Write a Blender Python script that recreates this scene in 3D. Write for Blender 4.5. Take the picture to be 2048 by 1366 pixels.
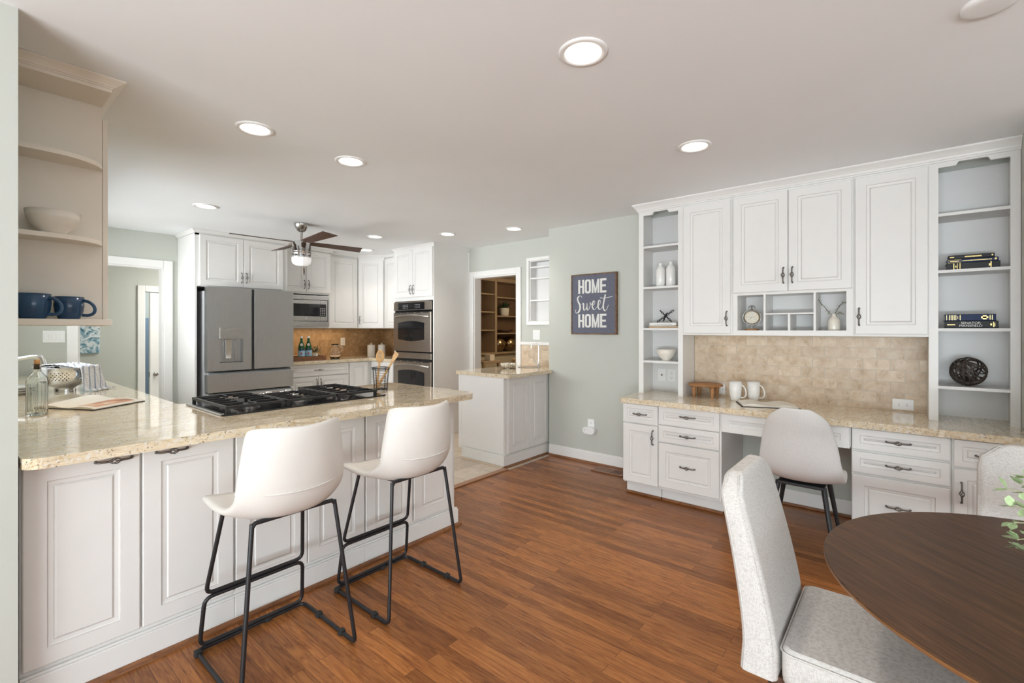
import bpy, math, random
from mathutils import Vector, Matrix
random.seed(7)
S = bpy.context.scene
for o in list(bpy.data.objects): bpy.data.objects.remove(o)
COL = S.collection
pi = math.pi

# ------------------------------------------------------------------ camera
cam = bpy.data.cameras.new('camera'); camo = bpy.data.objects.new('camera', cam); COL.objects.link(camo)
cam.sensor_width = 36.0; cam.lens = 36.0*940.7/2048; cam.shift_y = -24.8/2048; cam.clip_start = 0.05
camo.location = (0, 0, 1.356); camo.rotation_euler = (pi/2, 0, -math.radians(50.128))
S.camera = camo
# ------------------------------------------------------------------ world, sun, window light, added fill lamps, exposure
S.view_settings.view_transform = 'Standard'; S.view_settings.look = 'None'; S.view_settings.gamma = 1.0
S.view_settings.use_curve_mapping = False
S.view_settings.exposure = 0.13
w = bpy.data.worlds.new('sky'); S.world = w; w.use_nodes = True
bg = w.node_tree.nodes['Background']; bg.inputs[0].default_value = (0.80, 0.90, 1.0, 1); bg.inputs[1].default_value = 1.6
def lamp(name, kind, loc, target, energy, color=(1, 1, 1), size=(1, 1), **kw):
    l = bpy.data.lights.new(name, kind); l.energy = energy; l.color = color
    if kind == 'AREA':
        l.shape = 'RECTANGLE'; l.size, l.size_y = size
    for k, v in kw.items(): setattr(l, k, v)
    o = bpy.data.objects.new(name, l); COL.objects.link(o); o.location = loc
    o.rotation_euler = (Vector(target)-Vector(loc)).to_track_quat('-Z', 'Y').to_euler()
    return o
lamp('sun', 'SUN', (-4, 5, 6), (-4+0.62, 5-0.16, 6-0.77), 4.0, (1, 0.95, 0.86), angle=0.01)
lamp('daylight_west_window', 'AREA', (-3.66, -1.0, 1.15), (0, -0.6, 1.0), 66, (0.93, 0.97, 1), (4.4, 2.1))
lamp('daylight_south_window', 'AREA', (0.2, -5.16, 1.25), (0.6, 0, 1.6), 12, (0.90, 0.955, 1), (4.4, 1.9))
lamp('daylight_sink_window', 'AREA', (-3.0, 4.9, 1.75), (2, 4.7, 1.5), 960, (0.94, 0.97, 1), (4.6, 3.2))
lamp('ceiling_fill_west', 'AREA', (-3.66, -1.0, 0.45), (-1.6, -1.0, 3.6), 275, (0.84, 0.94, 1), (4.4, 0.7))  # uplight added by the west window to lift the ceiling
lamp('ceiling_fill_south', 'AREA', (0.2, -5.16, 0.62), (0.2, -3.2, 3.6), 36, (0.80, 0.93, 1), (4.4, 0.6))  # weaker uplight added at the south window, also for the ceiling
lamp('hall_fill', 'AREA', (2.6, 7.3, 2.15), (1.6, 7.4, 0), 26, (1, 0.98, 0.95), (0.6, 0.6))  # fill added under the hall ceiling to brighten the hall
S.cycles.use_denoising = True
S.cycles.max_bounces = 10; S.cycles.diffuse_bounces = 5; S.cycles.glossy_bounces = 4
S.cycles.transmission_bounces = 8; S.cycles.sample_clamp_indirect = 6.0
S.cycles.caustics_reflective = False; S.cycles.caustics_refractive = False

# ------------------------------------------------------------------ materials
class NT:
    def __init__(s, name):
        s.m = bpy.data.materials.new(name); s.m.use_nodes = True; s.t = s.m.node_tree
        s.b = s.t.nodes['Principled BSDF']
    def n(s, typ, ins=None, **props):
        nd = s.t.nodes.new(typ)
        for k, v in props.items(): setattr(nd, k, v)
        for k, v in (ins or {}).items(): s.set(nd, k, v)
        return nd
    def set(s, nd, k, v):
        if isinstance(v, tuple) and len(v) == 2 and hasattr(v[0], 'outputs'): s.t.links.new(v[0].outputs[v[1]], nd.inputs[k])
        elif hasattr(v, 'outputs'): s.t.links.new(v.outputs[0], nd.inputs[k])
        else: nd.inputs[k].default_value = v
    def ramp(s, fac, stops):
        r = s.n('ShaderNodeValToRGB', {0: fac}); e = r.color_ramp.elements
        while len(e) < len(stops): e.new(0.5)
        for q, (p, c) in zip(e, stops): q.position = p; q.color = (*c, 1) if len(c) == 3 else c
        return r
    def pos(s, scale=(1, 1, 1), order=None, obj=False):
        g = s.n('ShaderNodeTexCoord') if obj else s.n('ShaderNodeNewGeometry')
        src = (g, 'Object') if obj else (g, 'Position')
        if order:
            sp = s.n('ShaderNodeSeparateXYZ', {0: src}); cb = s.n('ShaderNodeCombineXYZ')
            for i, a in enumerate(order): s.t.links.new(sp.outputs[a], cb.inputs[i])
            src = (cb, 0)
        return s.n('ShaderNodeMapping', {0: src, 3: scale})
    def noise(s, vec, scale=5, detail=4, rough=.55, dist=0):
        return s.n('ShaderNodeTexNoise', {'Vector': vec, 'Scale': scale, 'Detail': detail, 'Roughness': rough, 'Distortion': dist})
    def mix(s, fac, a, b, blend='MIX'):
        m = s.n('ShaderNodeMix', data_type='RGBA', blend_type=blend)
        for k, v in ((0, fac), (6, a), (7, b)):
            if isinstance(v, tuple) and len(v) == 3 and not hasattr(v[0], 'outputs'): v = (*v, 1)
            s.set(m, k, v)
        return (m, 2)
    def bump(s, h, strength=.2, dist=.01):
        b = s.n('ShaderNodeBump', {'Height': h, 'Strength': strength, 'Distance': dist}); s.set(s.b, 'Normal', (b, 0)); return b
    def done(s, color=None, rough=.5, **kw):
        if color is not None: s.set(s.b, 'Base Color', (*color, 1) if isinstance(color[0], (int, float)) and len(color) == 3 else color)
        s.set(s.b, 'Roughness', rough)
        for k, v in kw.items(): s.set(s.b, k.replace('_', ' '), v)
        return s.m
def plain(name, c, rough=.5, var=.04, scale=6, bump=0, **kw):
    t = NT(name); n = t.noise(t.pos(), scale, 3)
    lo = tuple(max(0, x*(1-var)) for x in c); hi = tuple(min(1, x*(1+var)) for x in c)
    r = t.ramp((n, 0), [(.3, lo), (.7, hi)])
    if bump: t.bump((t.noise(t.pos(), 220, 2), 0), bump, .002)
    return t.done((r, 0), rough, **kw)
M = {}
M['sage'] = plain('sage_wall_paint', (.53, .545, .495), .75, .015, 2, .05)
M['ceiling'] = plain('ceiling_paint', (.875, .895, .905), .9, .01, 2, .05)
M['trim'] = plain('white_trim_paint', (.84, .83, .81), .35, .01)
M['white'] = plain('white_cabinet_paint', (.78, .77, .745), .38, .012, 8)
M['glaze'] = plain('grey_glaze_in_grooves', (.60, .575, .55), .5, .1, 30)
M['white_in'] = plain('cabinet_interior', (.74, .735, .72), .5, .012, 8)
M['cream'] = plain('cream_shelf_paint', (.80, .735, .635), .45, .015, 8)
M['black'] = plain('black_powder_coat', (.012, .012, .014), .42, .1, 40)
M['blackgloss'] = plain('black_enamel', (.01, .01, .011), .12, .1, 20)
M['iron'] = plain('cast_iron', (.016, .016, .017), .38, .2, 60, .1)
M['ceramic'] = plain('white_ceramic', (.82, .81, .78), .15, .01)
M['creamceramic'] = plain('cream_ceramic', (.78, .73, .64), .2, .02)
M['blueglaze'] = plain('blue_stoneware_glaze', (.022, .065, .135), .16, .25, 18)
M['pewter'] = plain('aged_pewter', (.17, .15, .135), .38, .25, 90, 0, Metallic=.85)
M['chrome'] = plain('chrome', (.80, .80, .80), .08, .01, 6, 0, Metallic=1.0)
M['nickel'] = plain('brushed_nickel', (.42, .40, .38), .25, .05, 30, 0, Metallic=1.0)
M['plastic'] = plain('white_plastic', (.85, .85, .84), .3, .01)
M['darkslot'] = plain('dark_slot', (.02, .02, .02), .6)
M['leather'] = plain('off_white_leather', (.72, .695, .65), .42, .02, 10, .08)
M['rubber'] = plain('black_rubber', (.02, .02, .02), .7)
M['cork'] = plain('cork', (.48, .27, .12), .8, .25, 90)
M['spoonwood'] = plain('pale_beech_wood', (.58, .34, .14), .5, .15, 14)
M['standwood'] = plain('orange_brown_wood', (.36, .17, .065), .5, .2, 40, .15)
M['traywood'] = plain('dark_tray_wood', (.20, .085, .04), .5, .25, 30)
M['gold'] = plain('gold_foil', (.72, .55, .22), .35, .1, 60, 0, Metallic=.6)
M['navy'] = plain('navy_cloth', (.02, .035, .095), .7, .15, 200)
M['ink'] = plain('black_cloth', (.013, .013, .016), .6, .15, 200)
M['paper'] = plain('paper', (.80, .76, .68), .8, .03, 40)
M['paperwhite'] = plain('white_book_cloth', (.78, .77, .74), .7, .02, 40)
M['tanbook'] = plain('tan_book_cloth', (.60, .43, .26), .7, .08, 60)
M['leaf'] = plain('eucalyptus_leaf', (.36, .47, .25), .5, .35, 25)
M['dryleaf'] = plain('dried_sprig', (.38, .37, .22), .7, .3, 60)
M['darkleaf'] = plain('dark_green_leaf', (.035, .075, .03), .5, .4, 60)
M['twig'] = plain('dark_twig', (.06, .045, .03), .8)
M['bottlegreen'] = plain('green_bottle_glass', (.012, .10, .032), .08, .05)
M['labelblue'] = plain('pale_blue_label', (.38, .62, .78), .6, .04, 30)
M['red'] = plain('red_print', (.70, .05, .03), .6)
M['signblue'] = plain('slate_blue_canvas', (.125, .132, .17), .85, .12, 90)
M['signwhite'] = plain('off_white_sign_paint', (.72, .72, .68), .8, .06, 90)
M['signwood'] = plain('rustic_frame_wood', (.17, .095, .05), .7, .4, 25)
M['denwood'] = plain('den_dim_beige', (.40, .31, .22), .6, .05)  # beige den shelves with their brownish shadow put into the colour
M['denback'] = plain('den_shelf_back', (.22, .14, .085), .7, .08)  # shelf backs carry the painted shadow brown more deeply
M['denwall'] = plain('den_wall', (.52, .48, .38), .8, .02)
M['bluegrey'] = plain('blue_grey_panel', (.22, .29, .37), .6, .05)
M['brass'] = plain('antique_gold', (.45, .34, .20), .22, .2, 40, 0, Metallic=1.0)
M['fabricwhite'] = plain('desk_chair_fabric', (.66, .645, .625), .9, .04, 120, .15)
M['espresso'] = plain('dark_bronze_resin', (.045, .032, .024), .45, .3, 40)
M['porch'] = plain('grey_smoked_glass', (.012, .012, .013), .06, .1)

def steel(name, c, rough, scale):
    t = NT(name); n = t.noise(t.pos(scale), 60, 3); r = t.ramp((n, 0), [(.3, tuple(x*.93 for x in c)), (.7, tuple(min(1, x*1.06) for x in c))])
    rr = t.ramp((n, 0), [(.3, (rough*.85,)*3), (.7, (rough*1.15,)*3)])
    return t.done((r, 0), (rr, 0), Metallic=1.0)
M['steel'] = steel('stainless_steel', (.50, .485, .46), .30, (.2, .2, 6))
M['fridgesteel'] = steel('fridge_stainless', (.47, .465, .455), .34, (6, .2, .2))
M['fridgeside'] = plain('fridge_grey_side', (.34, .345, .35), .45)
M['ovensteel'] = steel('oven_bronze_steel', (.40, .35, .30), .32, (.2, .2, 6))

def glass(name, c=(1, 1, 1), rough=0.0):
    t = NT(name); n = t.noise(t.pos(), 3, 1); r = t.ramp((n, 0), [(0, c), (1, c)])
    return t.done((r, 0), rough, Transmission_Weight=1.0, IOR=1.45)
M['glass'] = glass('clear_glass', (.965, .995, .98)); M['glass2'] = glass('pitcher_glass', (.98, .98, .98))

def emit(name, c, s):
    t = NT(name); t.set(t.b, 'Emission Color', (*c, 1)); t.set(t.b, 'Emission Strength', s)
    n = t.noise(t.pos(), 3, 1); r = t.ramp((n, 0), [(0, c), (1, c)])
    return t.done((r, 0), .6)
M['lens'] = emit('lit_lamp_lens', (1, .93, .82), 5.0)
M['globe'] = emit('opal_globe', (.95, .94, .92), .35)

def granite():
    t = NT('granite'); p = t.pos((1.0, 5.0, 5.0)); n1 = t.noise(p, 8, 9, .74, .7)
    base = t.ramp((n1, 0), [(.26, (.40, .31, .20)), (.40, (.62, .50, .33)), (.54, (.78, .66, .47)), (.70, (.83, .755, .62))])
    p2 = t.pos((1, 5, 5)); n2 = t.noise(p2, 22, 6, .7, .6); v = t.ramp((n2, 0), [(.34, (.75, .75, .75)), (.43, (0, 0, 0))])
    c = t.mix((v, 0), (base, 0), (.34, .27, .19))
    n3 = t.noise(t.pos(), 60, 4, .65); sp = t.ramp((n3, 0), [(.54, (0, 0, 0)), (.62, (.75, .75, .75))]); c = t.mix((sp, 0), c, (.74, .72, .68))
    n6 = t.noise(t.pos(), 48, 3, .6); am = t.ramp((n6, 0), [(.60, (0, 0, 0)), (.66, (.6, .6, .6))]); c = t.mix((am, 0), c, (.50, .33, .16))
    n4 = t.noise(t.pos(), 120, 3, .6); dk = t.ramp((n4, 0), [(.36, (1, 1, 1)), (.42, (0, 0, 0))])
    n5 = t.noise(t.pos(), 18, 3, .6); cl = t.ramp((n5, 0), [(.47, (0, 0, 0)), (.56, (.9, .9, .9))])
    f = t.mix(1.0, (dk, 0), (cl, 0), 'MULTIPLY'); c = t.mix(f, c, (.07, .05, .045))
    return t.done(c, .07, Coat_Weight=.4, Coat_Roughness=.03)
M['granite'] = granite()

def woodfloor():
    t = NT('red_oak_strip_floor'); p = t.pos((1, 1, 1), (1, 0, 2))
    b = t.n('ShaderNodeTexBrick', {'Vector': (p, 0), 'Color1': (0, 0, 0, 1), 'Color2': (1, 1, 1, 1), 'Mortar': (.3, .3, .3, 1), 'Scale': 1.0, 'Mortar Size': .0007, 'Mortar Smooth': .1, 'Brick Width': .92, 'Row Height': .057}, offset=.37, offset_frequency=2)
    off = t.n('ShaderNodeVectorMath', {0: (b, 0), 1: (9.3, 4.1, 7.7)}, operation='MULTIPLY'); pv = t.n('ShaderNodeVectorMath', {0: (t.pos(), 0), 1: (off, 0)}, operation='ADD')
    g = t.n('ShaderNodeMapping', {0: (pv, 0), 3: (13, 1.1, 1)})
    n1 = t.noise((g, 0), 3.2, 7, .62, 2.2)
    base = t.ramp((n1, 0), [(.28, (.155, .052, .016)), (.45, (.29, .105, .031)), (.62, (.40, .162, .048)), (.8, (.47, .205, .066))])
    tint = t.ramp((b, 0), [(0, (.62, .58, .55)), (.5, (.95, .95, .95)), (1, (1.22, 1.2, 1.12))])
    c = t.mix(1.0, (base, 0), (tint, 0), 'MULTIPLY')
    g2 = t.n('ShaderNodeMapping', {0: (pv, 0), 3: (60, 2.2, 1)}); n2 = t.noise((g2, 0), 4, 4, .7, .5)
    pores = t.ramp((n2, 0), [(.30, (.75, .75, .75)), (.40, (0, 0, 0))]); c = t.mix((pores, 0), c, (.05, .016, .008))
    c = t.mix((b, 'Fac'), c, (.05, .02, .01))
    bm = t.n('ShaderNodeMath', {0: (b, 'Fac'), 1: -1.0}, operation='MULTIPLY'); t.bump((bm, 0), .15, .002)
    rr = t.ramp((n1, 0), [(.2, (.33,)*3), (.8, (.26,)*3)])
    return t.done(c, (rr, 0), Specular_IOR_Level=.32)
M['floor'] = woodfloor()

def grainwood(name, stops, axis, rough, sc=(9, 1, 9), pore=None):
    t = NT(name); p = t.pos(sc); n1 = t.noise((p, 0), 3.0, 7, .62, 1.4); base = t.ramp((n1, 0), stops); c = (base, 0)
    if pore:
        p2 = t.pos(tuple(x*6 for x in sc)); n2 = t.noise((p2, 0), 3, 4, .7); r = t.ramp((n2, 0), [(.33, (.7,)*3), (.43, (0, 0, 0))]); c = t.mix((r, 0), c, pore)
    return t.done(c, rough)
M['shoe'] = grainwood('stained_shoe_moulding', [(.3, (.13, .05, .02)), (.7, (.30, .125, .05))], 0, .35, (3, 3, 20))
M['shoetile'] = plain('pale_shoe_moulding', (.55, .44, .33), .5, .08, 20)
M['threshold'] = grainwood('oak_threshold', [(.3, (.25, .105, .045)), (.7, (.40, .19, .085))], 0, .35, (3, 30, 30))
M['walnutdark'] = grainwood('dark_walnut', [(.3, (.05, .026, .016)), (.7, (.11, .055, .032))], 0, .4, (20, 20, 2))
M['blade'] = grainwood('fan_blade_walnut', [(.3, (.045, .022, .014)), (.7, (.10, .048, .03))], 0, .4, (8, 8, 8))
def tablewood():
    t = NT('walnut_table_veneer'); g = t.n('ShaderNodeNewGeometry'); r = t.n('ShaderNodeMapping', {0: (g, 'Position'), 2: (0, 0, -pi/4-.02)})
    s = t.n('ShaderNodeMapping', {0: (r, 0), 3: (1.2, 20, 20)}); n1 = t.noise((s, 0), 2.2, 7, .6, 1.2)
    base = t.ramp((n1, 0), [(.28, (.045, .022, .011)), (.45, (.078, .037, .017)), (.62, (.115, .053, .023)), (.78, (.165, .076, .031))])
    s2 = t.n('ShaderNodeMapping', {0: (r, 0), 3: (6, 220, 220)}); n2 = t.noise((s2, 0), 1.5, 3, .6); p = t.ramp((n2, 0), [(.35, (.6,)*3), (.45, (0, 0, 0))])
    return t.done(t.mix((p, 0), (base, 0), (.025, .012, .008)), .42, Specular_IOR_Level=.22)
M['table'] = tablewood(); M['tableedge_lit'] = grainwood('table_edge_lit', [(.3, (.16, .07, .025)), (.7, (.30, .14, .05))], 0, .45, (3, 3, 30))  # edge is the same wood, its lit look put into a lighter colour

def tiles(name, order, bw, rh, cols, grout, rough, off=.5, msize=.0022):
    t = NT(name); p = t.pos((1, 1, 1), order)
    b = t.n('ShaderNodeTexBrick', {'Vector': (p, 0), 'Color1': (0, 0, 0, 1), 'Color2': (1, 1, 1, 1), 'Mortar': (.5, .5, .5, 1), 'Scale': 1.0, 'Mortar Size': msize, 'Mortar Smooth': .3, 'Brick Width': bw, 'Row Height': rh}, offset=off)
    offv = t.n('ShaderNodeVectorMath', {0: (b, 0), 1: (3.3, 5.1, 7.7)}, operation='MULTIPLY'); pv = t.n('ShaderNodeVectorMath', {0: (t.pos(), 0), 1: (offv, 0)}, operation='ADD')
    n1 = t.noise((pv, 0), 14, 6, .62, .5); base = t.ramp((n1, 0), cols)
    tint = t.ramp((b, 0), [(0, (.90, .87, .84)), (1, (1.07, 1.06, 1.05))]); c = t.mix(1.0, (base, 0), (tint, 0), 'MULTIPLY')
    n2 = t.noise((pv, 0), 38, 4, .6); pit = t.ramp((n2, 0), [(.28, (.6,)*3), (.32, (0, 0, 0))]); c = t.mix((pit, 0), c, tuple(x*.55 for x in cols[0][1]))
    c = t.mix((b, 'Fac'), c, grout)
    bm = t.n('ShaderNodeMath', {0: (b, 'Fac'), 1: -1.0}, operation='MULTIPLY'); t.bump((bm, 0), .5, .002)
    return t.done(c, rough)
TRAV = [(.30, (.47, .34, .215)), (.45, (.60, .475, .34)), (.6, (.665, .56, .43)), (.75, (.70, .62, .51))]
M['trav'] = tiles('travertine_subway_desk', (1, 2, 0), .152, .0765, TRAV, (.55, .49, .40), .4)
M['travbar'] = tiles('travertine_bar', (1, 2, 0), .1, .1, TRAV, (.58, .5, .4), .4, 0)
TRAV_SHADED = [(.30, (.30, .185, .09)), (.5, (.42, .275, .145)), (.7, (.52, .37, .22))]  # travertine darkened: shade and warm light put into the tile colour
M['travn'] = tiles('shaded_travertine_north', (0, 2, 1), .10, .10, TRAV_SHADED, (.38, .27, .16), .35, .5)
M['trave'] = tiles('shaded_travertine_east', (1, 2, 0), .10, .10, TRAV_SHADED, (.38, .27, .16), .35, .5)
M['tile'] = tiles('beige_floor_tile', (0, 1, 2), .33, .33, [(.3, (.50, .42, .335)), (.5, (.58, .50, .41)), (.7, (.63, .565, .475))], (.36, .31, .26), .35, .5, .004)
def fabric():
    t = NT('oatmeal_linen'); p = t.pos(obj=True)
    a = t.noise(t.n('ShaderNodeMapping', {0: t.pos(obj=True), 3: (90, 90, 700)}), 1, 2); b = t.noise(t.n('ShaderNodeMapping', {0: t.pos(obj=True), 3: (700, 700, 90)}), 1, 2)
    m = t.n('ShaderNodeMath', {0: (a, 0), 1: (b, 0)}, operation='ADD')
    r = t.ramp((m, 0), [(.72, (.48, .455, .425)), (.98, (.575, .55, .52)), (1.25, (.65, .63, .60))])
    t.bump((m, 0), .25, .002)
    return t.done((r, 0), .92)
M['linen'] = fabric()
def art():
    t = NT('blue_abstract_canvas'); n = t.noise(t.pos(), 9, 6, .6, 2.5)
    r = t.ramp((n, 0), [(.34, (.03, .13, .19)), (.44, (.20, .36, .44)), (.52, (.62, .70, .73)), (.66, (.80, .82, .82))]); return t.done((r, 0), .7)
M['art'] = art()
def cookpage():
    t = NT('printed_page'); n = t.noise(t.pos(), 11, 4, .5, .6); r = t.ramp((n, 0), [(.36, (.20, .20, .14)), (.44, (.52, .20, .10)), (.54, (.66, .34, .20)), (.64, (.74, .62, .50))]); return t.done((r, 0), .6)
M['page'] = cookpage()
def towel():
    t = NT('striped_towel'); n = t.n('ShaderNodeTexWave', {'Vector': (t.pos(), 0), 'Scale': 9.0, 'Distortion': .3}); r = t.ramp((n, 0), [(.80, (.84, .84, .84)), (.88, (.40, .45, .55))]); return t.done((r, 0), .9)
M['towel'] = towel()
def clockface():
    t = NT('map_clock_face'); n = t.noise(t.pos(), 45, 4, .6); r = t.ramp((n, 0), [(.35, (.55, .53, .44)), (.5, (.78, .76, .68)), (.65, (.70, .58, .42))]); return t.done((r, 0), .5)
M['clock'] = clockface()
def mosaic():
    t = NT('mosaic_shards'); v = t.n('ShaderNodeTexVoronoi', {'Vector': (t.pos(), 0), 'Scale': 85.0}); r = t.ramp((v, 'Color'), [(.2, (.25, .20, .15)), (.45, (.62, .55, .42)), (.65, (.80, .78, .70)), (.85, (.45, .40, .36))]); return t.done((r, 0), .12)
M['mosaic'] = mosaic()

# ------------------------------------------------------------------ mesh builder
class MB:
    def __init__(s): s.v = []; s.f = []; s.m = []; s.s = []
    def add(s, vs, fs, mi=0, sm=False):
        k = len(s.v); s.v += [tuple(v) for v in vs]
        for f in fs: s.f.append(tuple(i+k for i in f)); s.m.append(mi); s.s.append(sm)
        return s
    def box(s, x0, x1, y0, y1, z0, z1, mi=0):
        x0, x1 = sorted((x0, x1)); y0, y1 = sorted((y0, y1)); z0, z1 = sorted((z0, z1))
        return s.add([(x0, y0, z0), (x1, y0, z0), (x1, y1, z0), (x0, y1, z0), (x0, y0, z1), (x1, y0, z1), (x1, y1, z1), (x0, y1, z1)],
                     [(3, 2, 1, 0), (4, 5, 6, 7), (0, 1, 5, 4), (1, 2, 6, 5), (2, 3, 7, 6), (3, 0, 4, 7)], mi)
    def fbox(s, F, a0, a1, b0, b1, c0, c1, mi=0):
        p = [F(a, b, c) for c in (c0, c1) for a, b in ((a0, b0), (a1, b0), (a1, b1), (a0, b1))]
        return s.add(p, [(3, 2, 1, 0), (4, 5, 6, 7), (0, 1, 5, 4), (1, 2, 6, 5), (2, 3, 7, 6), (3, 0, 4, 7)], mi)
    def prism(s, F, poly, c0, c1, mi=0, sm=False):
        n = len(poly); p = [F(a, b, c0) for a, b in poly]+[F(a, b, c1) for a, b in poly]
        s.add(p, [tuple(range(n-1, -1, -1)), tuple(range(n, 2*n))], mi)
        return s.add(p, [(i, (i+1) % n, n+(i+1) % n, n+i) for i in range(n)], mi, sm)
    def rings(s, R, mi=0, sm=True, cap0=True, cap1=True, closed=False):
        n = len(R[0]); vs = [v for r in R for v in r]; fs = []; q = len(R)
        for k in range(q if closed else q-1):
            a = k*n; b = ((k+1) % q)*n
            fs += [(a+i, a+(i+1) % n, b+(i+1) % n, b+i) for i in range(n)]
        s.add(vs, fs, mi, sm)
        if not closed:
            if cap0: s.add(R[0], [tuple(range(n-1, -1, -1))], mi)
            if cap1: s.add(R[-1], [tuple(range(n))], mi)
        return s
    def tube(s, pts, r, n=8, mi=0, closed=False):
        P = [Vector(p) for p in pts]; q = len(P); R = []; up = None
        rad = r if isinstance(r, (list, tuple)) else [r]*q
        for i in range(q):
            a = P[i-1] if (i > 0 or closed) else P[i]; b = P[(i+1) % q] if (i < q-1 or closed) else P[i]
            t = (b-a).normalized()
            if up is None:
                up = Vector((0, 0, 1)) if abs(t.z) < .9 else Vector((1, 0, 0))
            x = t.cross(up);
            if x.length < 1e-5: x = t.orthogonal()
            x.normalize(); y = x.cross(t).normalized(); up = y
            R.append([tuple(P[i]+(x*math.cos(2*pi*k/n)+y*math.sin(2*pi*k/n))*rad[i]) for k in range(n)])
        return s.rings(R, mi, True, closed=closed)
    def lathe(s, prof, c=(0, 0, 0), n=32, mi=0, sm=True, F=None):
        F = F or (lambda a, b, z: (c[0]+a, c[1]+b, c[2]+z))
        R = [[F(max(r, 1e-5)*math.cos(2*pi*k/n), max(r, 1e-5)*math.sin(2*pi*k/n), z) for k in range(n)] for r, z in prof]
        return s.rings(R, mi, sm, prof[0][0] > 1e-4, prof[-1][0] > 1e-4)
    def cyl(s, c, r, z0, z1, n=24, mi=0): return s.lathe([(r, z0), (r, z1)], (c[0], c[1], 0), n, mi)
    def ball(s, c, r, n=16, mi=0):
        rx, ry, rz = (r, r, r) if isinstance(r, (int, float)) else r
        return s.rings([[(c[0]+rx*math.sin(pi*j/10)*math.cos(2*pi*k/n)+0, c[1]+ry*math.sin(pi*j/10)*math.sin(2*pi*k/n), c[2]-rz*math.cos(pi*j/10)) for k in range(n)] for j in (list(range(11)))], mi, True)
    def mesh(s, name, mats):
        me = bpy.data.meshes.new(name); me.from_pydata(s.v, [], s.f)
        for m in mats: me.materials.append(M[m])
        me.polygons.foreach_set('material_index', s.m); me.polygons.foreach_set('use_smooth', s.s)
        me.update(); return me
    def obj(s, name, mats, parent=None, label=None, bevel=0, seg=2, kind=None):
        if isinstance(mats, str): mats = [mats]
        o = bpy.data.objects.new(name, s.mesh(name, mats)); COL.objects.link(o)
        if bevel:
            b = o.modifiers.new('edge', 'BEVEL'); b.width = bevel; b.segments = seg; b.limit_method = 'ANGLE'; b.angle_limit = math.radians(40)
        if parent: attach(o, parent)
        if label: o['label'] = label
        if kind: o['kind'] = kind
        return o
def attach(o, parent):
    o.parent = parent; o.matrix_parent_inverse = (parent.matrix_basis if parent.type == 'EMPTY' and not parent.parent else Matrix()).inverted()
def thing(name, label, cat, loc=(0, 0, 0), group=None):
    o = bpy.data.objects.new(name, None); COL.objects.link(o); o.location = loc; o.empty_display_size = .05
    o.matrix_basis = Matrix.Translation(loc); tag(o, label, cat, group); return o
def tag(o, label, cat, group=None):
    o['label'] = label; o['category'] = cat
    if group: o['group'] = group
    return o
def struct(name, mb, mats, bevel=0):
    o = mb.obj(name, mats, bevel=bevel); o['kind'] = 'structure'; return o
def dup(root, loc, label, rot=0):
    r = root.copy(); COL.objects.link(r); r.location = loc; r.rotation_euler = (0, 0, rot); r['label'] = label
    def rec(src, dst):
        for ch in list(src.children):
            c = ch.copy(); COL.objects.link(c); mi = ch.matrix_parent_inverse.copy(); c.parent = dst; c.matrix_parent_inverse = mi; rec(ch, c)
    rec(root, r); return r
def frame(o, u, v=(0, 0, 1)):
    o = Vector(o); u = Vector(u).normalized(); v = Vector(v).normalized(); n = u.cross(v)
    def F(a, b, c=0.0): return tuple(o+u*a+v*b+n*c)
    F.mat = Matrix((( u.x, v.x, n.x, o.x), (u.y, v.y, n.y, o.y), (u.z, v.z, n.z, o.z), (0, 0, 0, 1))); F.u = u; F.v = v; F.n = n
    return F
def FS(x, y, z): return frame((x, y, z), (1, 0, 0))        # looks south
def FW(x, y, z): return frame((x, y, z), (0, -1, 0))       # looks west, runs southwards
FZ = lambda z: (lambda a, b, c=0.0: (a, b, z+c))
def fillet(pts, r, closed=False, n=5):
    P = [Vector(p) for p in pts]; out = []; q = len(P)
    for i in range(q):
        if not closed and i in (0, q-1): out.append(P[i]); continue
        a, b, c = P[i-1], P[i], P[(i+1) % q]; d = min(r, (a-b).length*.45, (c-b).length*.45)
        s = b+(a-b).normalized()*d; e = b+(c-b).normalized()*d
        for k in range(n+1):
            t = k/n; out.append(s*(1-t)**2+b*2*t*(1-t)+e*t*t)
    return [tuple(p) for p in out]
def rrect(x0, x1, y0, y1, r, n=5):
    o = []
    for cx, cy, a0 in ((x1-r, y1-r, 0), (x0+r, y1-r, pi/2), (x0+r, y0+r, pi), (x1-r, y0+r, 1.5*pi)):
        o += [(cx+r*math.cos(a0+pi/2*k/n), cy+r*math.sin(a0+pi/2*k/n)) for k in range(n+1)]
    return o

# raised-panel front: nested rectangles; thin groove faces carry the grey glaze
def front(mb, F, w, h, t=.02, fr=.055, flat=False):
    L = [(0, 0, 0), (0, t-.003, 0), (.003, t, 0)]
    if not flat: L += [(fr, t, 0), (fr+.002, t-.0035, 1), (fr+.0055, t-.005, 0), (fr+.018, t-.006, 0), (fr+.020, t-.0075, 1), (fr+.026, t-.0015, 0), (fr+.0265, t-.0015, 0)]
    L.append((min(w, h)*.499 if False else None, None, 0))
    rings = [[F(i, i, d), F(w-i, i, d), F(w-i, h-i, d), F(i, h-i, d)] for i, d, _ in L[:-1]]
    vs = [p for r in rings for p in r]
    mb.add(rings[0], [(3, 2, 1, 0)])
    for k in range(len(rings)-1):
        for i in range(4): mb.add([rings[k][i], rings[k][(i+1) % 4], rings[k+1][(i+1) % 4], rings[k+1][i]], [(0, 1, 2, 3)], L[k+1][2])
    mb.add(rings[-1], [(0, 1, 2, 3)])
    return mb
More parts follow.
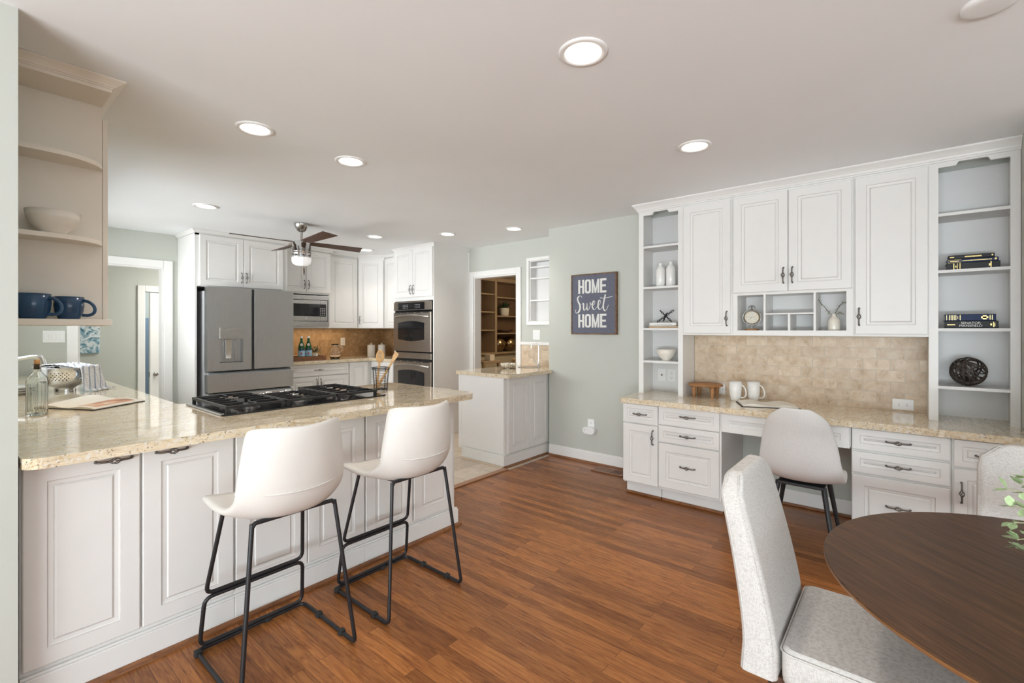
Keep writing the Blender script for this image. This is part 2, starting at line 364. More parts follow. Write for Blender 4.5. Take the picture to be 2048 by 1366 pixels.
# birdcage pull
def pull_mesh():
    mb = MB(); L = .055
    mb.tube(fillet([(-L, 0, 0), (-L*.96, 0, .022), (-L*.55, 0, .027), (-.016, 0, .027)], .012), [.0045]*8+[.0035]*6 if False else .0042, 8)
    mb.tube(fillet([(L, 0, 0), (L*.96, 0, .022), (L*.55, 0, .027), (.016, 0, .027)], .012), .0042, 8)
    for x in (-L, L): mb.ball((x, 0, .002), (.0065, .0065, .003), 8)
    for x in (-.017, .017): mb.ball((x, 0, .027), .0055, 8)
    for k in range(5):
        pts = []
        for j in range(9):
            t = j/8; a = 2*pi*k/5+1.9*(t-.5); r = .0095*math.sin(pi*t)+.002
            pts.append((-.017+.034*t, r*math.cos(a), .027+r*math.sin(a)))
        mb.tube(pts, .0021, 5)
    return mb.mesh('pull_handle', ['pewter'])
PULL = pull_mesh()
def pull(parent, F, a, b, vert=False, t=.02, s=1.0):
    o = bpy.data.objects.new('handle', PULL); COL.objects.link(o); o.parent = parent
    R = Matrix.Rotation(pi/2, 4, 'Z') if vert else Matrix()
    o.matrix_basis = F.mat @ Matrix.Translation((a, b, t)) @ R @ Matrix.Scale(s, 4); return o
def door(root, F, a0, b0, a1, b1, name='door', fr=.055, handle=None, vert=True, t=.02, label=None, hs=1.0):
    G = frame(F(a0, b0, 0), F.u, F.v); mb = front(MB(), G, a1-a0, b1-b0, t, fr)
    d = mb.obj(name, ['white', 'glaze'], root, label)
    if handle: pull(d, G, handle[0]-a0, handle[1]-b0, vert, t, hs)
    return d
CROWN = [(0, 0), (.006, 0), (.006, .012), (.012, .014), (.016, .026), (.030, .046), (.042, .058), (.046, .062), (.046, .074), (0, .074)]
def sweep(mb, path, prof, z, out=1, mi=0):
    """profile (outward, up) swept along a horizontal open path; outward is to the right of travel"""
    P = [Vector((p[0], p[1], 0)) for p in path]; R = []
    for i, p in enumerate(P):
        d0 = (P[i]-P[i-1]).normalized() if i else None; d1 = (P[i+1]-P[i]).normalized() if i < len(P)-1 else None
        d0 = d0 or d1; d1 = d1 or d0
        n0 = Vector((d0.y, -d0.x, 0)); n1 = Vector((d1.y, -d1.x, 0)); nn = (n0+n1).normalized(); k = 1/max(.2, nn.dot(n0))
        R.append([(p.x+nn.x*k*a*out, p.y+nn.y*k*a*out, z+b) for a, b in prof])
    return mb.rings(R, mi, False)

# ================================================================== the setting
H = 2.44
struct('floor', MB().box(-3.8, 4.6, -5.3, 2.30, -.1, 0).box(.15, 4.6, 2.30, 2.925, -.1, 0), 'floor')
struct('floor_kitchen', MB().box(.02, 4.63, 2.925, 6.6, -.1, 0), 'tile')
struct('trim_threshold', MB().box(2.27, 3.452, 2.925, 2.99, 0, .012), 'threshold', .005)
struct('ceiling', MB().box(-3.8, 4.63, -5.3, 6.6, H, H+.1), 'ceiling')
struct('wall_stub', MB().box(-3.8, .15, 2.30, 2.42, 0, H), 'sage')
struct('wall_kitchen_west', MB().box(.03, .15, 2.42, 3.95, 0, H).box(.03, .15, 5.95, 6.475, 0, H).box(.03, .15, 3.95, 5.95, 0, 1.12).box(.03, .15, 3.95, 5.95, 2.12, H), 'sage')
wf = MB()
for a in ((3.95, 4.0, 1.12, 2.12), (5.9, 5.95, 1.12, 2.12), (4.60, 4.65, 1.12, 2.12), (5.25, 5.30, 1.12, 2.12)): wf.box(.05, .11, a[0], a[1], a[2], a[3])
for z in (1.12, 2.07): wf.box(.052, .108, 3.95, 5.95, z, z+.05)
struct('window_1', wf, 'trim')
struct('wall_north', MB().box(.03, .845, 6.475, 6.6, 0, H).box(1.565, 4.63, 6.475, 6.6, 0, H).box(.845, 1.565, 6.475, 6.6, 2.05, H), 'sage')
struct('wall_kitchen_east', MB().box(4.51, 4.63, 4.43, 6.475, 0, H).box(4.51, 4.63, 3.69, 4.43, 2.045, H).box(4.51, 4.63, 3.49, 3.69, 0, H)
       .box(4.51, 4.63, 2.96, 3.02, 0, H).box(4.51, 4.63, 3.02, 3.49, 0, 1.44).box(4.51, 4.63, 3.02, 3.49, 2.18, H), 'sage')
struct('wall_east', MB().box(4.17, 4.63, -.505, 2.96, 0, H), 'sage')
struct('wall_southeast', MB().box(3.40, 4.63, -5.3, -.505, 0, H), 'sage')
struct('wall_south', MB().box(-3.8, 3.4, -5.3, -5.2, 0, .3).box(-3.8, 3.4, -5.3, -5.2, 2.2, H).box(-3.8, -2.0, -5.3, -5.2, .3, 2.2).box(2.4, 3.4, -5.3, -5.2, .3, 2.2), 'sage')
struct('wall_west', MB().box(-3.8, -3.7, -5.2, 2.3, 0, .08).box(-3.8, -3.7, -5.2, 2.3, 2.2, H).box(-3.8, -3.7, -5.2, -3.2, .08, 2.2).box(-3.8, -3.7, 1.2, 2.3, .08, 2.2), 'sage')
m = MB()
for x in (-2.0, -.55, .9, 2.34): m.box(x, x+.06, -5.28, -5.22, .3, 2.2)
for z in (.3, 2.14): m.box(-2.0, 2.4, -5.278, -5.222, z, z+.06)
struct('window_2', m, 'trim')
m = MB()
for y in (-3.2, -1.03, 1.14): m.box(-3.78, -3.72, y, y+.06, .08, 2.2)
for z in (.08, 2.14): m.box(-3.778, -3.722, -3.2, 1.2, z, z+.06)
struct('window_3', m, 'trim')
# baseboard with a stained shoe along the long sage wall
struct('baseboard_east', MB().box(4.155, 4.17, 1.79, 2.955, .018, .105).box(4.159, 4.17, 1.79, 2.955, .105, .118), 'trim', .003)
struct('trim_shoe_east', MB().prism(lambda a, b, c: (4.155-a, c, b), [(0, 0), (.018, 0), (.016, .010), (.010, .017), (0, .02)], 1.79, 2.955), 'shoe')
struct('baseboard_knee', MB().box(4.155, 4.17, .255, 1.015, .018, .12), 'trim', .003)
struct('trim_shoe_knee', MB().box(4.138, 4.155, .255, 1.015, 0, .02), 'shoe', .006)
# door casings
def casing(name, F, w, h, cw=.085, t=.02):
    mb = MB(); mb.fbox(F, -cw, 0, 0, h+cw, 0, t); mb.fbox(F, w, w+cw, 0, h+cw, 0, t); mb.fbox(F, 0, w, h, h+cw, 0, t)
    struct(name, mb, 'trim', .006)
casing('trim_1', FS(.845, 6.475, 0), .72, 2.05); casing('trim_2', FW(4.51, 4.43, 0), .74, 2.045, .075)
struct('trim_3', MB().box(.845, .86, 6.475, 6.6, 0, 2.05).box(1.55, 1.565, 6.475, 6.6, 0, 2.05).box(.86, 1.55, 6.475, 6.6, 2.035, 2.05), 'trim')
struct('trim_4', MB().box(4.51, 4.63, 4.415, 4.43, 0, 2.045).box(4.51, 4.63, 3.69, 3.705, 0, 2.045).box(4.51, 4.63, 3.705, 4.415, 2.03, 2.045), 'trim')
# hall beyond the north doorway, one step down
struct('floor_hall', MB().box(.2, 3.2, 6.6, 10.6, -.29, -.19), 'tile')
struct('wall_hall_north', MB().box(.2, 1.745, 8.1, 8.2, -.19, H).box(2.5, 3.2, 8.1, 8.2, -.19, H).box(1.745, 2.5, 8.1, 8.2, 1.875, H), 'sage')
struct('wall_hall_west', MB().box(.1, .2, 6.6, 10.6, -.19, H), 'sage'); struct('wall_hall_east', MB().box(3.2, 3.3, 6.6, 10.6, -.19, H), 'sage')
struct('ceiling_hall', MB().box(.1, 3.3, 6.6, 10.7, H-.04, H+.06), 'ceiling')
struct('wall_far_room', MB().box(.2, 3.2, 10.5, 10.6, -.19, H), 'sage')
casing('trim_5', FS(1.745, 8.1, -.19), .755, 2.065, .085)
bp = tag(MB().box(1.9, 2.9, 10.05, 10.4, -.19, 1.55).obj('storage_cabinet', 'bluegrey', bevel=.01), 'blue-grey tall cabinet glimpsed through the gap of the hall door', 'cabinet')
d = thing('door_1', 'white flush hall door standing ajar with a lever handle', 'door', (2.5, 8.1, -.19)); d['kind'] = 'structure'
G = frame((1.805, 8.105, -.185), (.985, .17, 0))
db = MB().fbox(G, 0, .70, 0, 2.05, -.04, 0).obj('leaf', 'trim', d, bevel=.004)
k = MB().lathe([(.0, .012), (.028, .012), (.03, 0)], n=20, F=lambda a, b, z: G(.065+a, .905+b, z)); k.tube([G(.065, .905, .01), G(.065, .905, .045), G(.10, .905, .05), G(.165, .90, .05)], .008, 8)
k.obj('door_handle', 'nickel', db)
k = MB().fbox(G, -.004, .001, .87, .94, -.028, -.012).obj('latch_plate', 'nickel', db)
# den beyond the east doorway
struct('floor_den', MB().box(4.63, 9.2, 2.6, 6.9, -.1, -.002), 'floor')
struct('ceiling_den', MB().box(4.63, 9.2, 2.6, 6.9, 2.38, 2.5), 'denwall')
struct('wall_den_north', MB().box(4.63, 9.2, 6.6, 6.7, 0, 2.38), 'denwall'); struct('wall_den_east', MB().box(9.1, 9.2, 2.6, 6.6, 0, 2.38), 'denwall'); struct('wall_den_south', MB().box(4.63, 9.2, 2.5, 2.6, 0, 2.38), 'denwall')
# back splashes
struct('wall_tile_desk', MB().box(4.155, 4.17, -.113, 1.404, .797, 1.31), 'trav')
struct('wall_tile_bar', MB().box(4.497, 4.51, 2.965, 3.61, .915, 1.165), 'travbar'); struct('trim_bar', MB().box(4.488, 4.51, 2.965, 3.615, 1.165, 1.20), 'trim', .004)
struct('wall_tile_north', MB().box(2.70, 4.51, 6.462, 6.475, .945, 1.39), 'travn'); struct('wall_tile_corner', MB().box(4.497, 4.51, 5.335, 6.462, .945, 1.39), 'trave')

# ================================================================== peninsula
CT = .915
def basebox(root, x0, x1, y0, y1, z0, z1, mat='white', name='carcass', bevel=.002):
    return MB().box(x0, x1, y0, y1, z0, z1).obj(name, mat, root, bevel=bevel)
PX = [(.165, .497, .505, .843), (.853, 1.191, 1.196, 1.529), (1.539, 1.872, 1.884, 2.215)]
PL = ['taupe-white peninsula cabinet at the sage wall end with two pull handles under the counter', 'white peninsula cabinet with two raised panels behind the nearer bar stool', 'white peninsula end cabinet with two raised panels behind the farther bar stool']
PE = [(.158, .848), (.848, 1.534), (1.534, 2.246)]
for q in range(3):
    x0, x1 = PE[q]; r = thing('peninsula_cabinet', PL[q], 'cabinet', ((x0+x1)/2, 2.8, 0), 'peninsula base cabinets')
    basebox(r, x0, x1, 2.398, 3.20, 0.0, .876)
    a, b, c, e = PX[q]; F = FS(0, 2.398, 0)
    for n_, (u0, u1) in enumerate(((a, b), (c, e))):
        hd = None
        if q == 0: hd = ((.415, .845), (.605, .845))[n_]
        door(r, F, u0, .142, u1, .868, 'door' if q == 0 else 'panel', .062, hd, False)
    e1 = x1+(.019 if q == 2 else 0)
    MB().box(x0, e1, 2.377, 2.398, .018, .112).box(x0, e1-(.004 if q == 2 else 0), 2.383, 2.398, .112, .122).obj('plinth', 'white', r, bevel=.003)
    MB().prism(lambda u, v, t: (t, 2.377-u, v), [(0, 0), (.018, 0), (.016, .010), (.010, .017), (0, .02)], x0, e1+(.016 if q == 2 else 0)).obj('shoe_moulding', 'shoe', r)
    if q == 2: MB().box(x1, x1+.019, 2.398, 3.20, .018, .115).obj('end_plinth', 'white', r, bevel=.003)
r = thing('sink_cabinet', 'white sink base cabinet under the west counter run', 'cabinet', (.5, 4.8, 0)); basebox(r, .158, .83, 3.27, 6.40, 0, .876)
def slab(name, poly, z0, z1, label, cat, r=.018):
    mb = MB().prism(FZ(0), poly, z0, z1); o = mb.obj(name, 'granite'); b = o.modifiers.new('edge', 'BEVEL'); b.width = r; b.segments = 5; b.limit_method = 'ANGLE'; b.angle_limit = math.radians(50)
    for p in o.data.polygons: p.use_smooth = False
    return tag(o, label, cat)
def corner(cx, cy, r, a0, a1, n=8): return [(cx+r*math.cos(math.radians(a0+(a1-a0)*k/n)), cy+r*math.sin(math.radians(a0+(a1-a0)*k/n))) for k in range(n+1)]
poly = corner(.215, 2.325, .06, 180, 270)+corner(2.25, 2.37, .105, 270, 360)+corner(2.29, 3.19, .07, 0, 90)+[(.90, 3.26)]+corner(.90, 3.295, .035, 270, 180, 4)+[(.865, 6.40), (.155, 6.40)]
slab('peninsula_countertop', poly, .877, CT, 'beige speckled granite counter carrying the black cooktop', 'countertop')

# cooktop
r = thing('cooktop', 'black gas cooktop with cast iron grates on the peninsula', 'cooktop', (1.37, 2.95, CT))
MB().prism(FZ(0), rrect(.885, 1.86, 2.632, 3.215, .02), CT, CT+.008).obj('glass_top', 'blackgloss', r, bevel=.003)
MB().box(.880, .900, 2.66, 3.20, CT, CT+.011).obj('side_rail', 'steel', r, 'steel end strip', bevel=.003)
ZG = CT+.045
for x0, x1 in ((.905, 1.205), (1.215, 1.515), (1.525, 1.80)):
    mb = MB(); y0, y1 = 2.665, 3.175; short = x0 > 1.2 and x0 < 1.3
    if short: y1 = 3.02
    for y in (y0, y1): mb.box(x0, x1, y-.006, y+.006, ZG-.014, ZG)
    for x in (x0+.006, x1-.006): mb.box(x-.006, x+.006, y0, y1, ZG-.014, ZG+.001)
    n_ = 6
    for j in range(1, n_):
        y = y0+(y1-y0)*j/n_; mb.box(x0+.01, x0+.115, y-.004, y+.004, ZG-.012, ZG+.003); mb.box(x1-.115, x1-.01, y-.004, y+.004, ZG-.012, ZG+.003)
    mb.box((x0+x1)/2-.004, (x0+x1)/2+.004, y0, y0+(y1-y0)*.2, ZG-.012, ZG+.003); mb.box((x0+x1)/2-.004, (x0+x1)/2+.004, y1-(y1-y0)*.2, y1, ZG-.012, ZG+.003)
    for x in (x0+.01, x1-.01):
        for y in (y0, y1): mb.box(x-.008, x+.008, y-.008, y+.008, CT+.006, ZG-.01)
    mb.obj('grate', 'iron', r, bevel=.002)
for x, y, q in ((1.055, 2.79, .045), (1.055, 3.05, .036), (1.365, 2.84, .055), (1.665, 2.79, .036), (1.665, 3.05, .045)):
    mb = MB().lathe([(q*1.5, CT+.007), (q*1.45, CT+.012), (q*1.05, CT+.014), (q*1.05, CT+.022), (q*.9, CT+.022), (q*.9, CT+.028), (q*.8, CT+.031), (0, CT+.031)], (x, y, 0), 24); mb.obj('burner', 'iron', r)
for x, y in ((1.265, 3.10), (1.325, 3.155), (1.39, 3.105), (1.45, 3.16), (1.475, 3.095)):
    MB().lathe([(.022, CT+.007), (.022, CT+.012), (.016, CT+.014), (.017, CT+.036), (.014, CT+.040), (0, CT+.040)], (x, y, 0), 20).obj('knob', 'chrome', r, 'chrome control knob')

# ================================================================== open corner shelves above the peninsula
YP = 2.87
r = thing('corner_shelf_unit', 'cream open end shelves hung from the ceiling above the peninsula', 'shelves', (.3, 2.8, 1.375))
MB().box(.155, .458, YP, YP+.018, 1.375, 2.40).obj('back_panel', 'cream', r)
def qshelf(z, t, d):
    p = [(.152, YP), (.152, YP-d), (.27, YP-d)]+[(.27+.186*math.sin(a), YP-d*math.cos(a)) for a in [pi/2*k/10 for k in range(1, 11)]]
    return MB().prism(FZ(0), p, z-t, z)
for z in (2.108, 1.757): qshelf(z, .019, .155).obj('shelf', 'cream', r, bevel=.003)
MB().box(.152, .458, 2.66, YP, 1.372, 1.398).obj('bottom_board', 'cream', r, bevel=.002)
MB().box(.152, .458, 2.66, YP, 2.388, 2.405).obj('top_board', 'cream', r, bevel=.002)
sweep(MB(), [(.152, 2.66), (.458, 2.66), (.458, YP+.6)], [(a*.9, b*.5) for a, b in CROWN], 2.402).obj('crown', 'cream', r)
r = thing('wall_cabinet', 'cream wall cabinet behind the open shelves, door seen edge-on', 'cabinet', (.3, 3.3, 1.375))
MB().box(.155, .455, YP+.02, 3.75, 1.375, 2.40).obj('carcass', 'cream', r)
dd = MB().box(.459, .478, YP-.002, 3.30, 1.37, 2.33).obj('door', 'cream', r, bevel=.002)
mb = MB()
for z in (1.45, 1.78, 2.22): MB().box(.455, .461, YP+.004, YP+.02, z-.03, z+.03).obj('hinge', 'nickel', dd)
# bowl, two mugs on it
def bowl(name, c, R, h, mat, label, base=.45, t=.006, cat='bowl'):
    b = R*base; o = [(0, 0), (b, 0), (b, .008), (R*.80, h*.35), (R*.95, h*.68), (R, h)]; i = [(R-t, h), (R*.94-t, h*.68), (R*.78-t, h*.36), (b*.7, .016), (0, .014)]
    return tag(MB().lathe(o+i, c, 40).obj(name, mat), label, cat)
bowl('bowl', (.283, 2.765, 1.757), .088, .094, 'creamceramic', 'cream ceramic bowl on the middle shelf above the blue mugs', .5)
def mug(name, c, R, h, mat, ang, label, group, prof=None, hr=.0065, hw=.045):
    r = thing(name, label, 'mug', c, group)
    P = prof or [(.70, 0), (.74, .06), (.94, .32), (1.0, .6), (1.0, 1)]
    o = [(0, 0)]+[(R*a, h*b) for a, b in P]; i = [(R*a-.005, h*max(b, .06)) for a, b in reversed(P)]+[(0, h*.06)]
    MB().lathe(o+i, c, 36).obj('body', mat, r)
    ca, sa = math.cos(ang), math.sin(ang); pts = []
    for k in range(13):
        a = -pi*.5+pi*k/12; rr = R*.94+hw*math.cos(a)**.8 if math.cos(a) > 0 else R*.94; z = h*.52+h*.33*math.sin(a)-h*.08*math.cos(a)
        pts.append((c[0]+ca*rr, c[1]+sa*rr, c[2]+z))
    MB().tube(pts, hr, 8).obj('handle', mat, r); return r
mug('mug', (.222, 2.765, 1.398), .056, .105, 'blueglaze', -.60, 'blue stoneware mug at the wall end of the bottom shelf', 'blue mugs', hr=.007)
mug('mug', (.335, 2.79, 1.398), .050, .098, 'blueglaze', -.55, 'blue stoneware mug nearest the rounded end of the bottom shelf', 'blue mugs', hr=.0065)

# ================================================================== things on the counter by the window
c = (.290, 3.42, CT)
r = thing('bottle', 'square embossed clear glass bottle with a cork stopper', 'bottle', c)
def sq(s, z, k=.22): return [(c[0]+x*math.cos(.9)-y*math.sin(.9), c[1]+x*math.sin(.9)+y*math.cos(.9), c[2]+z) for x, y in rrect(-s, s, -s, s, s*k, 3)]
mb = MB().rings([sq(.030, 0), sq(.0315, .008), sq(.0315, .175), sq(.029, .192), sq(.016, .222, .9), sq(.0145, .25, .9), sq(.0165, .253, .9), sq(.0165, .262, .9), sq(.012, .262, .9), sq(.0115, .222, .9), sq(.0265, .188), sq(.0285, .173), sq(.0285, .008)], 0, False)
for q in range(4):
    a = .9+pi/2*q; u = (-math.sin(a), math.cos(a))
    for k in (-.016, 0, .016): mb.tube([(c[0]+.0315*math.cos(a)+u[0]*k, c[1]+.0315*math.sin(a)+u[1]*k, CT+z) for z in (.02, .16)], .0022, 6)
mb.obj('glass', 'glass', r); MB().cyl(c, .0115, CT+.235, CT+.285, 16).obj('cork', 'cork', r, 'cork stopper')
# open cookbook
def openbook(name, label, P0, P1, P2, P3, z, hump, cover, page, pm2=None, th=.012):
    """corners P0-P1 spine-side short edges: quad P0 P1 P2 P3 (P0P1 one short edge, P3P2 the other), spine halfway"""
    r = thing(name, label, 'book', (*[(P0[i]+P2[i])/2 for i in (0, 1)], z))
    lerp = lambda a, b, t: (a[0]+(b[0]-a[0])*t, a[1]+(b[1]-a[1])*t)
    def sheet(t0, t1, zz, bot, n=10):
        mb = MB(); top = []
        for k in range(n+1):
            t = t0+(t1-t0)*k/n; d = abs(t-.5)*2; hgt = zz+hump*(math.sin(pi*min(1, (1-d)*1.15+.02))*.9 if d < 1 else 0)*(0 if hump == 0 else 1)
            a, b = lerp(P0, P3, t), lerp(P1, P2, t); top.append(((*a, hgt), (*b, hgt)))
        R = [[(*p[0][:2], bot), p[0], p[1], (*p[1][:2], bot)] for p in top]
        return mb.rings(R, 0, False)
    ex = .012
    def grow(p, q): v = Vector((p[0]-q[0], p[1]-q[1])); v.normalize(); return (p[0]+v.x*ex, p[1]+v.y*ex)
    Q = [grow(P0, P2), grow(P1, P3), grow(P2, P0), grow(P3, P1)]
    MB().prism(FZ(0), Q if (Q[1][0]-Q[0][0])*(Q[2][1]-Q[0][1])-(Q[1][1]-Q[0][1])*(Q[2][0]-Q[0][0]) > 0 else Q[::-1], z, z+.004).obj('cover', cover, r)
    sheet(0, .5, z+th, z+.004).obj('page_block', page, r); s2 = sheet(.5, 1, z+th, z+.004).obj('page_block', page, r)
    if pm2:
        mb = MB(); R = []
        for k in range(9):
            t = .60+.34*k/8; d = abs(t-.5)*2; zz = z+th+hump*math.sin(pi*min(1, (1-d)*1.15+.02))*.9+.0012
            a, b = lerp(P0, P3, t), lerp(P1, P2, t); R.append([(*lerp(a, b, .1), zz), (*lerp(a, b, .9), zz)])
        for k in range(8): mb.add([*R[k], *reversed(R[k+1])], [(0, 1, 2, 3)])
        mb.obj('printed_picture', pm2, s2)
    return r
openbook('cookbook', 'open cookbook lying flat on the counter, colour picture showing', (.315, 3.72), (.575, 4.10), (.755, 3.56), (.505, 3.37), CT, .010, 'ink', 'paper', 'page', .008)
# colander with perforated sides
c = (.535, 4.62, CT); r = thing('colander', 'shiny steel colander with a punched band on a footed base', 'colander', c)
mb = MB().lathe([(.060, 0), (.058, .022), (.060, .028), (.10, .045), (.135, .075), (.150, .115), (.156, .165), (.166, .168), (.166, .171), (.153, .168), (.146, .115), (.130, .079), (.095, .05), (0, .04)], c, 48); mb.obj('body', 'chrome', r)
mb = MB()
for j in range(5):
    for k in range(46):
        if (k//5) % 2: continue
        a = 2*pi*(k+.5*(j % 2))/46; z = .085+j*.012; rr = .137+.0135*(z-.075)/.04 if z < .115 else .150+.006*(z-.115)/.05; rr += .0012
        ca, sa = math.cos(a), math.sin(a)
        P = [(c[0]+ca*rr-sa*.0035*math.cos(t), c[1]+sa*rr+ca*.0035*math.cos(t), c[2]+z+.0035*math.sin(t)) for t in [2*pi*i/6 for i in range(6)]]
        mb.add(P, [(0, 1, 2, 3, 4, 5)])
mb.obj('punched_holes', 'darkslot', r)
# towel draped over the colander's rim
mb = MB(); R = []
for k in range(25):
    t = k/24
    if t < .45: x = .40+.30*t/.45*.97; z = .176+.012*math.sin(9*t)
    else:
        u = (t-.45)/.55; x = .691+.028*math.sin(u*1.4)+(.06*(u-.85)/.15 if u > .85 else 0); z = max(.176-.172*(u/.88), .006)
    row = []
    for j in range(9):
        lx = x-.535+.008*math.sin(j*1.9+t*5); ly = -.10+.20*j/8+.02*t; ca, sa = math.cos(-.75), math.sin(-.75)
        row.append((.535+lx*ca-ly*sa, 4.62+lx*sa+ly*ca, CT+z+.006*math.sin(j*2.3+t*8)*(1 if t < .9 else .2)))
    R.append(row)
for k in range(24):
    for j in range(8): mb.add([R[k][j], R[k][j+1], R[k+1][j+1], R[k+1][j]], [(0, 1, 2, 3)], 0, True)
o = mb.obj('dish_towel', 'towel'); so = o.modifiers.new('t', 'SOLIDIFY'); so.thickness = .004; tag(o, 'white striped dish towel draped over the steel colander', 'towel')
# stack of plates and faucet at the sink
for k in range(3):
    tag(MB().lathe([(0, 0), (.07, 0), (.075, .006), (.115, .017), (.116, .019), (.073, .011), (0, .009)], (.285, 4.62, CT+.017*k+.0*k), 36).obj('plate', 'ceramic'),
        ['white plate at the bottom of the stack beside the colander', 'white plate in the middle of the stack beside the colander', 'white plate on top of the stack beside the colander'][k], 'plate', 'stacked plates')
tag(MB().tube(fillet([(.235, 5.05, CT), (.235, 5.05, CT+.20), (.45, 5.0, CT+.25), (.47, 4.99, CT+.14)], .09), .014, 12).lathe([(.03, 0), (.028, .03), (0, .03)], (.235, 5.05, CT), 20).obj('kitchen_faucet', 'chrome'), 'chrome arched faucet at the sunlit kitchen sink', 'faucet')
# switch plate and hall canvas
def plate(name, F, w, h, label, kind='switch', n=1, cat='switch plate', horiz=False):
    r = thing(name, label, cat, F(w/2, h/2, 0)); MB().fbox(F, 0, w, 0, h, 0, .006).obj('cover_plate', 'plastic', r, bevel=.002)
    for k in range(n):
        if kind == 'switch':
            x = w*(k+.5)/n; MB().fbox(F, x-.016, x+.016, h/2-.033, h/2+.033, .006, .010).obj('rocker', 'plastic', r, bevel=.002)
        elif kind == 'outlet':
            for s in (-1, 1):
                cx, cy = (w/2+s*.021, h/2) if horiz else (w/2, h/2+s*.021)
                mb = MB(); mb.prism(F, [(cx+.0155*math.cos(t), cy+.0155*math.sin(t)) for t in [2*pi*i/16 for i in range(16)]], .006, .0085); sk = mb.obj('socket', 'plastic', r)
                mb = MB()
                for q in (-1, 1):
                    if horiz: mb.fbox(F, cx-.004, cx+.004, cy+q*.006-.001, cy+q*.006+.001, .0085, .0092)
                    else: mb.fbox(F, cx+q*.006-.001, cx+q*.006+.001, cy-.001, cy+.007, .0085, .0092)
                mb.fbox(F, cx-.002, cx+.002, cy-.009, cy-.005, .0085, .0092); mb.obj('slots', 'darkslot', sk)
        else:
            MB().lathe([(.009, .006), (.007, .008), (.004, .014), (0, .014)], n=12, F=lambda a, b, z: F(w/2+a, h/2+b, z)).obj('jack', 'nickel', r)
    return r
plate('light_switch', FS(.587, 6.475, 1.222), .162, .118, 'white three-gang switch plate on the wall beside the hall doorway', n=3)
r = thing('canvas_picture', 'small blue and white abstract canvas on the hall wall', 'picture', (1.15, 8.1, 1.05))
MB().box(1.045, 1.262, 8.068, 8.1, 1.043, 1.50).obj('canvas', 'art', r, bevel=.003)

# ================================================================== refrigerator and its cabinet
r = thing('refrigerator', 'stainless french-door refrigerator with a water dispenser', 'refrigerator', (2.22, 6.05, 0))
MB().box(1.775, 2.68, 5.815, 6.42, .03, 1.775).obj('body', 'fridgeside', r, bevel=.008)
MB().box(1.80, 1.90, 5.72, 5.86, 1.776, 1.80).box(2.56, 2.66, 5.72, 5.86, 1.776, 1.80).obj('hinge_cover', 'blackgloss', r, bevel=.006)
DZ = 0.902
# left leaf with a true recess for the dispenser
mb = MB(); x0, x1 = 1.77, 2.205
mb.box(x0, 1.88, 5.70, 5.81, DZ, 1.813).box(2.116, x1, 5.70, 5.81, DZ, 1.813).box(1.88, 2.116, 5.70, 5.81, DZ, .989).box(1.88, 2.116, 5.70, 5.81, 1.247, 1.813).box(1.88, 2.116, 5.775, 5.81, .989, 1.247)
dl = mb.obj('door', 'fridgesteel', r)
dp = MB().box(1.882, 2.114, 5.694, 5.702, 1.252, 1.372).obj('dispenser_panel', 'steel', dl, bevel=.002)
MB().box(1.952, 2.012, 5.735, 5.765, 1.03, 1.243).obj('paddle', 'chrome', dl, bevel=.004)
MB().box(1.882, 2.114, 5.705, 5.774, .989, .994).obj('drip_tray', 'blackgloss', dl)
MB().box(2.05, 2.066, 5.74, 5.776, .995, 1.245).obj('recess_rib', 'steel', dl)
MB().box(2.206, 2.236, 5.765, 5.81, DZ, 1.805).obj('door_gap_seal', 'fridgeside', r)
dr = MB().box(2.236, 2.684, 5.70, 5.81, DZ, 1.813).obj('door', 'fridgesteel', r, bevel=.003)
for z0, z1 in ((.668, .862), (.34, .636)):
    dw = MB().box(1.77, 2.684, 5.70, 5.81, z0, z1).obj('drawer', 'fridgesteel', r, bevel=.004)
    MB().prism(lambda a, b, c: (c, 5.705+a, z1+b), [(0, -.001), (.10, -.001), (.10, .02), (.04, .02)], 1.785, 2.67).obj('pocket_handle', 'fridgeside', dw, 'dark pocket handle')
MB().box(1.78, 2.674, 5.74, 5.80, .03, .33).obj('base_grille', 'fridgeside', r)
for x in (1.84, 2.62): MB().cyl((x, 5.86), .02, 0, .031, 12).obj('foot', 'rubber', r)

r = thing('fridge_cabinet', 'white two-door cabinet over the refrigerator with its tall end panel', 'cabinet', (2.2, 6.1, 0))
MB().box(1.70, 1.722, 5.885, 6.472, 0, 2.40).obj('end_panel', 'white', r, bevel=.002)
MB().box(1.722, 2.695, 5.882, 6.472, 1.822, 2.40).box(1.700, 1.742, 5.880, 5.886, 1.822, 2.40).obj('carcass', 'white_in', r)
MB().box(2.655, 2.69, 5.881, 6.472, 1.822, 2.40).box(1.70, 2.695, 5.880, 5.884, 2.38, 2.402).box(2.63, 2.69, 5.878, 5.884, 1.822, 2.40).obj('face_frame', 'white', r)
F = FS(0, 5.88, 0)
door(r, F, 1.742, 1.835, 2.181, 2.388, 'door', .058, (2.158, 1.945), True); door(r, F, 2.186, 1.835, 2.632, 2.388, 'door', .058, (2.212, 1.945), True)
KC = [(a*.62, b*.52) for a, b in CROWN]
sweep(MB(), [(1.70, 6.47), (1.70, 5.880), (2.695, 5.880), (2.695, 6.12)], KC, 2.401, 1).obj('crown', 'white', r)

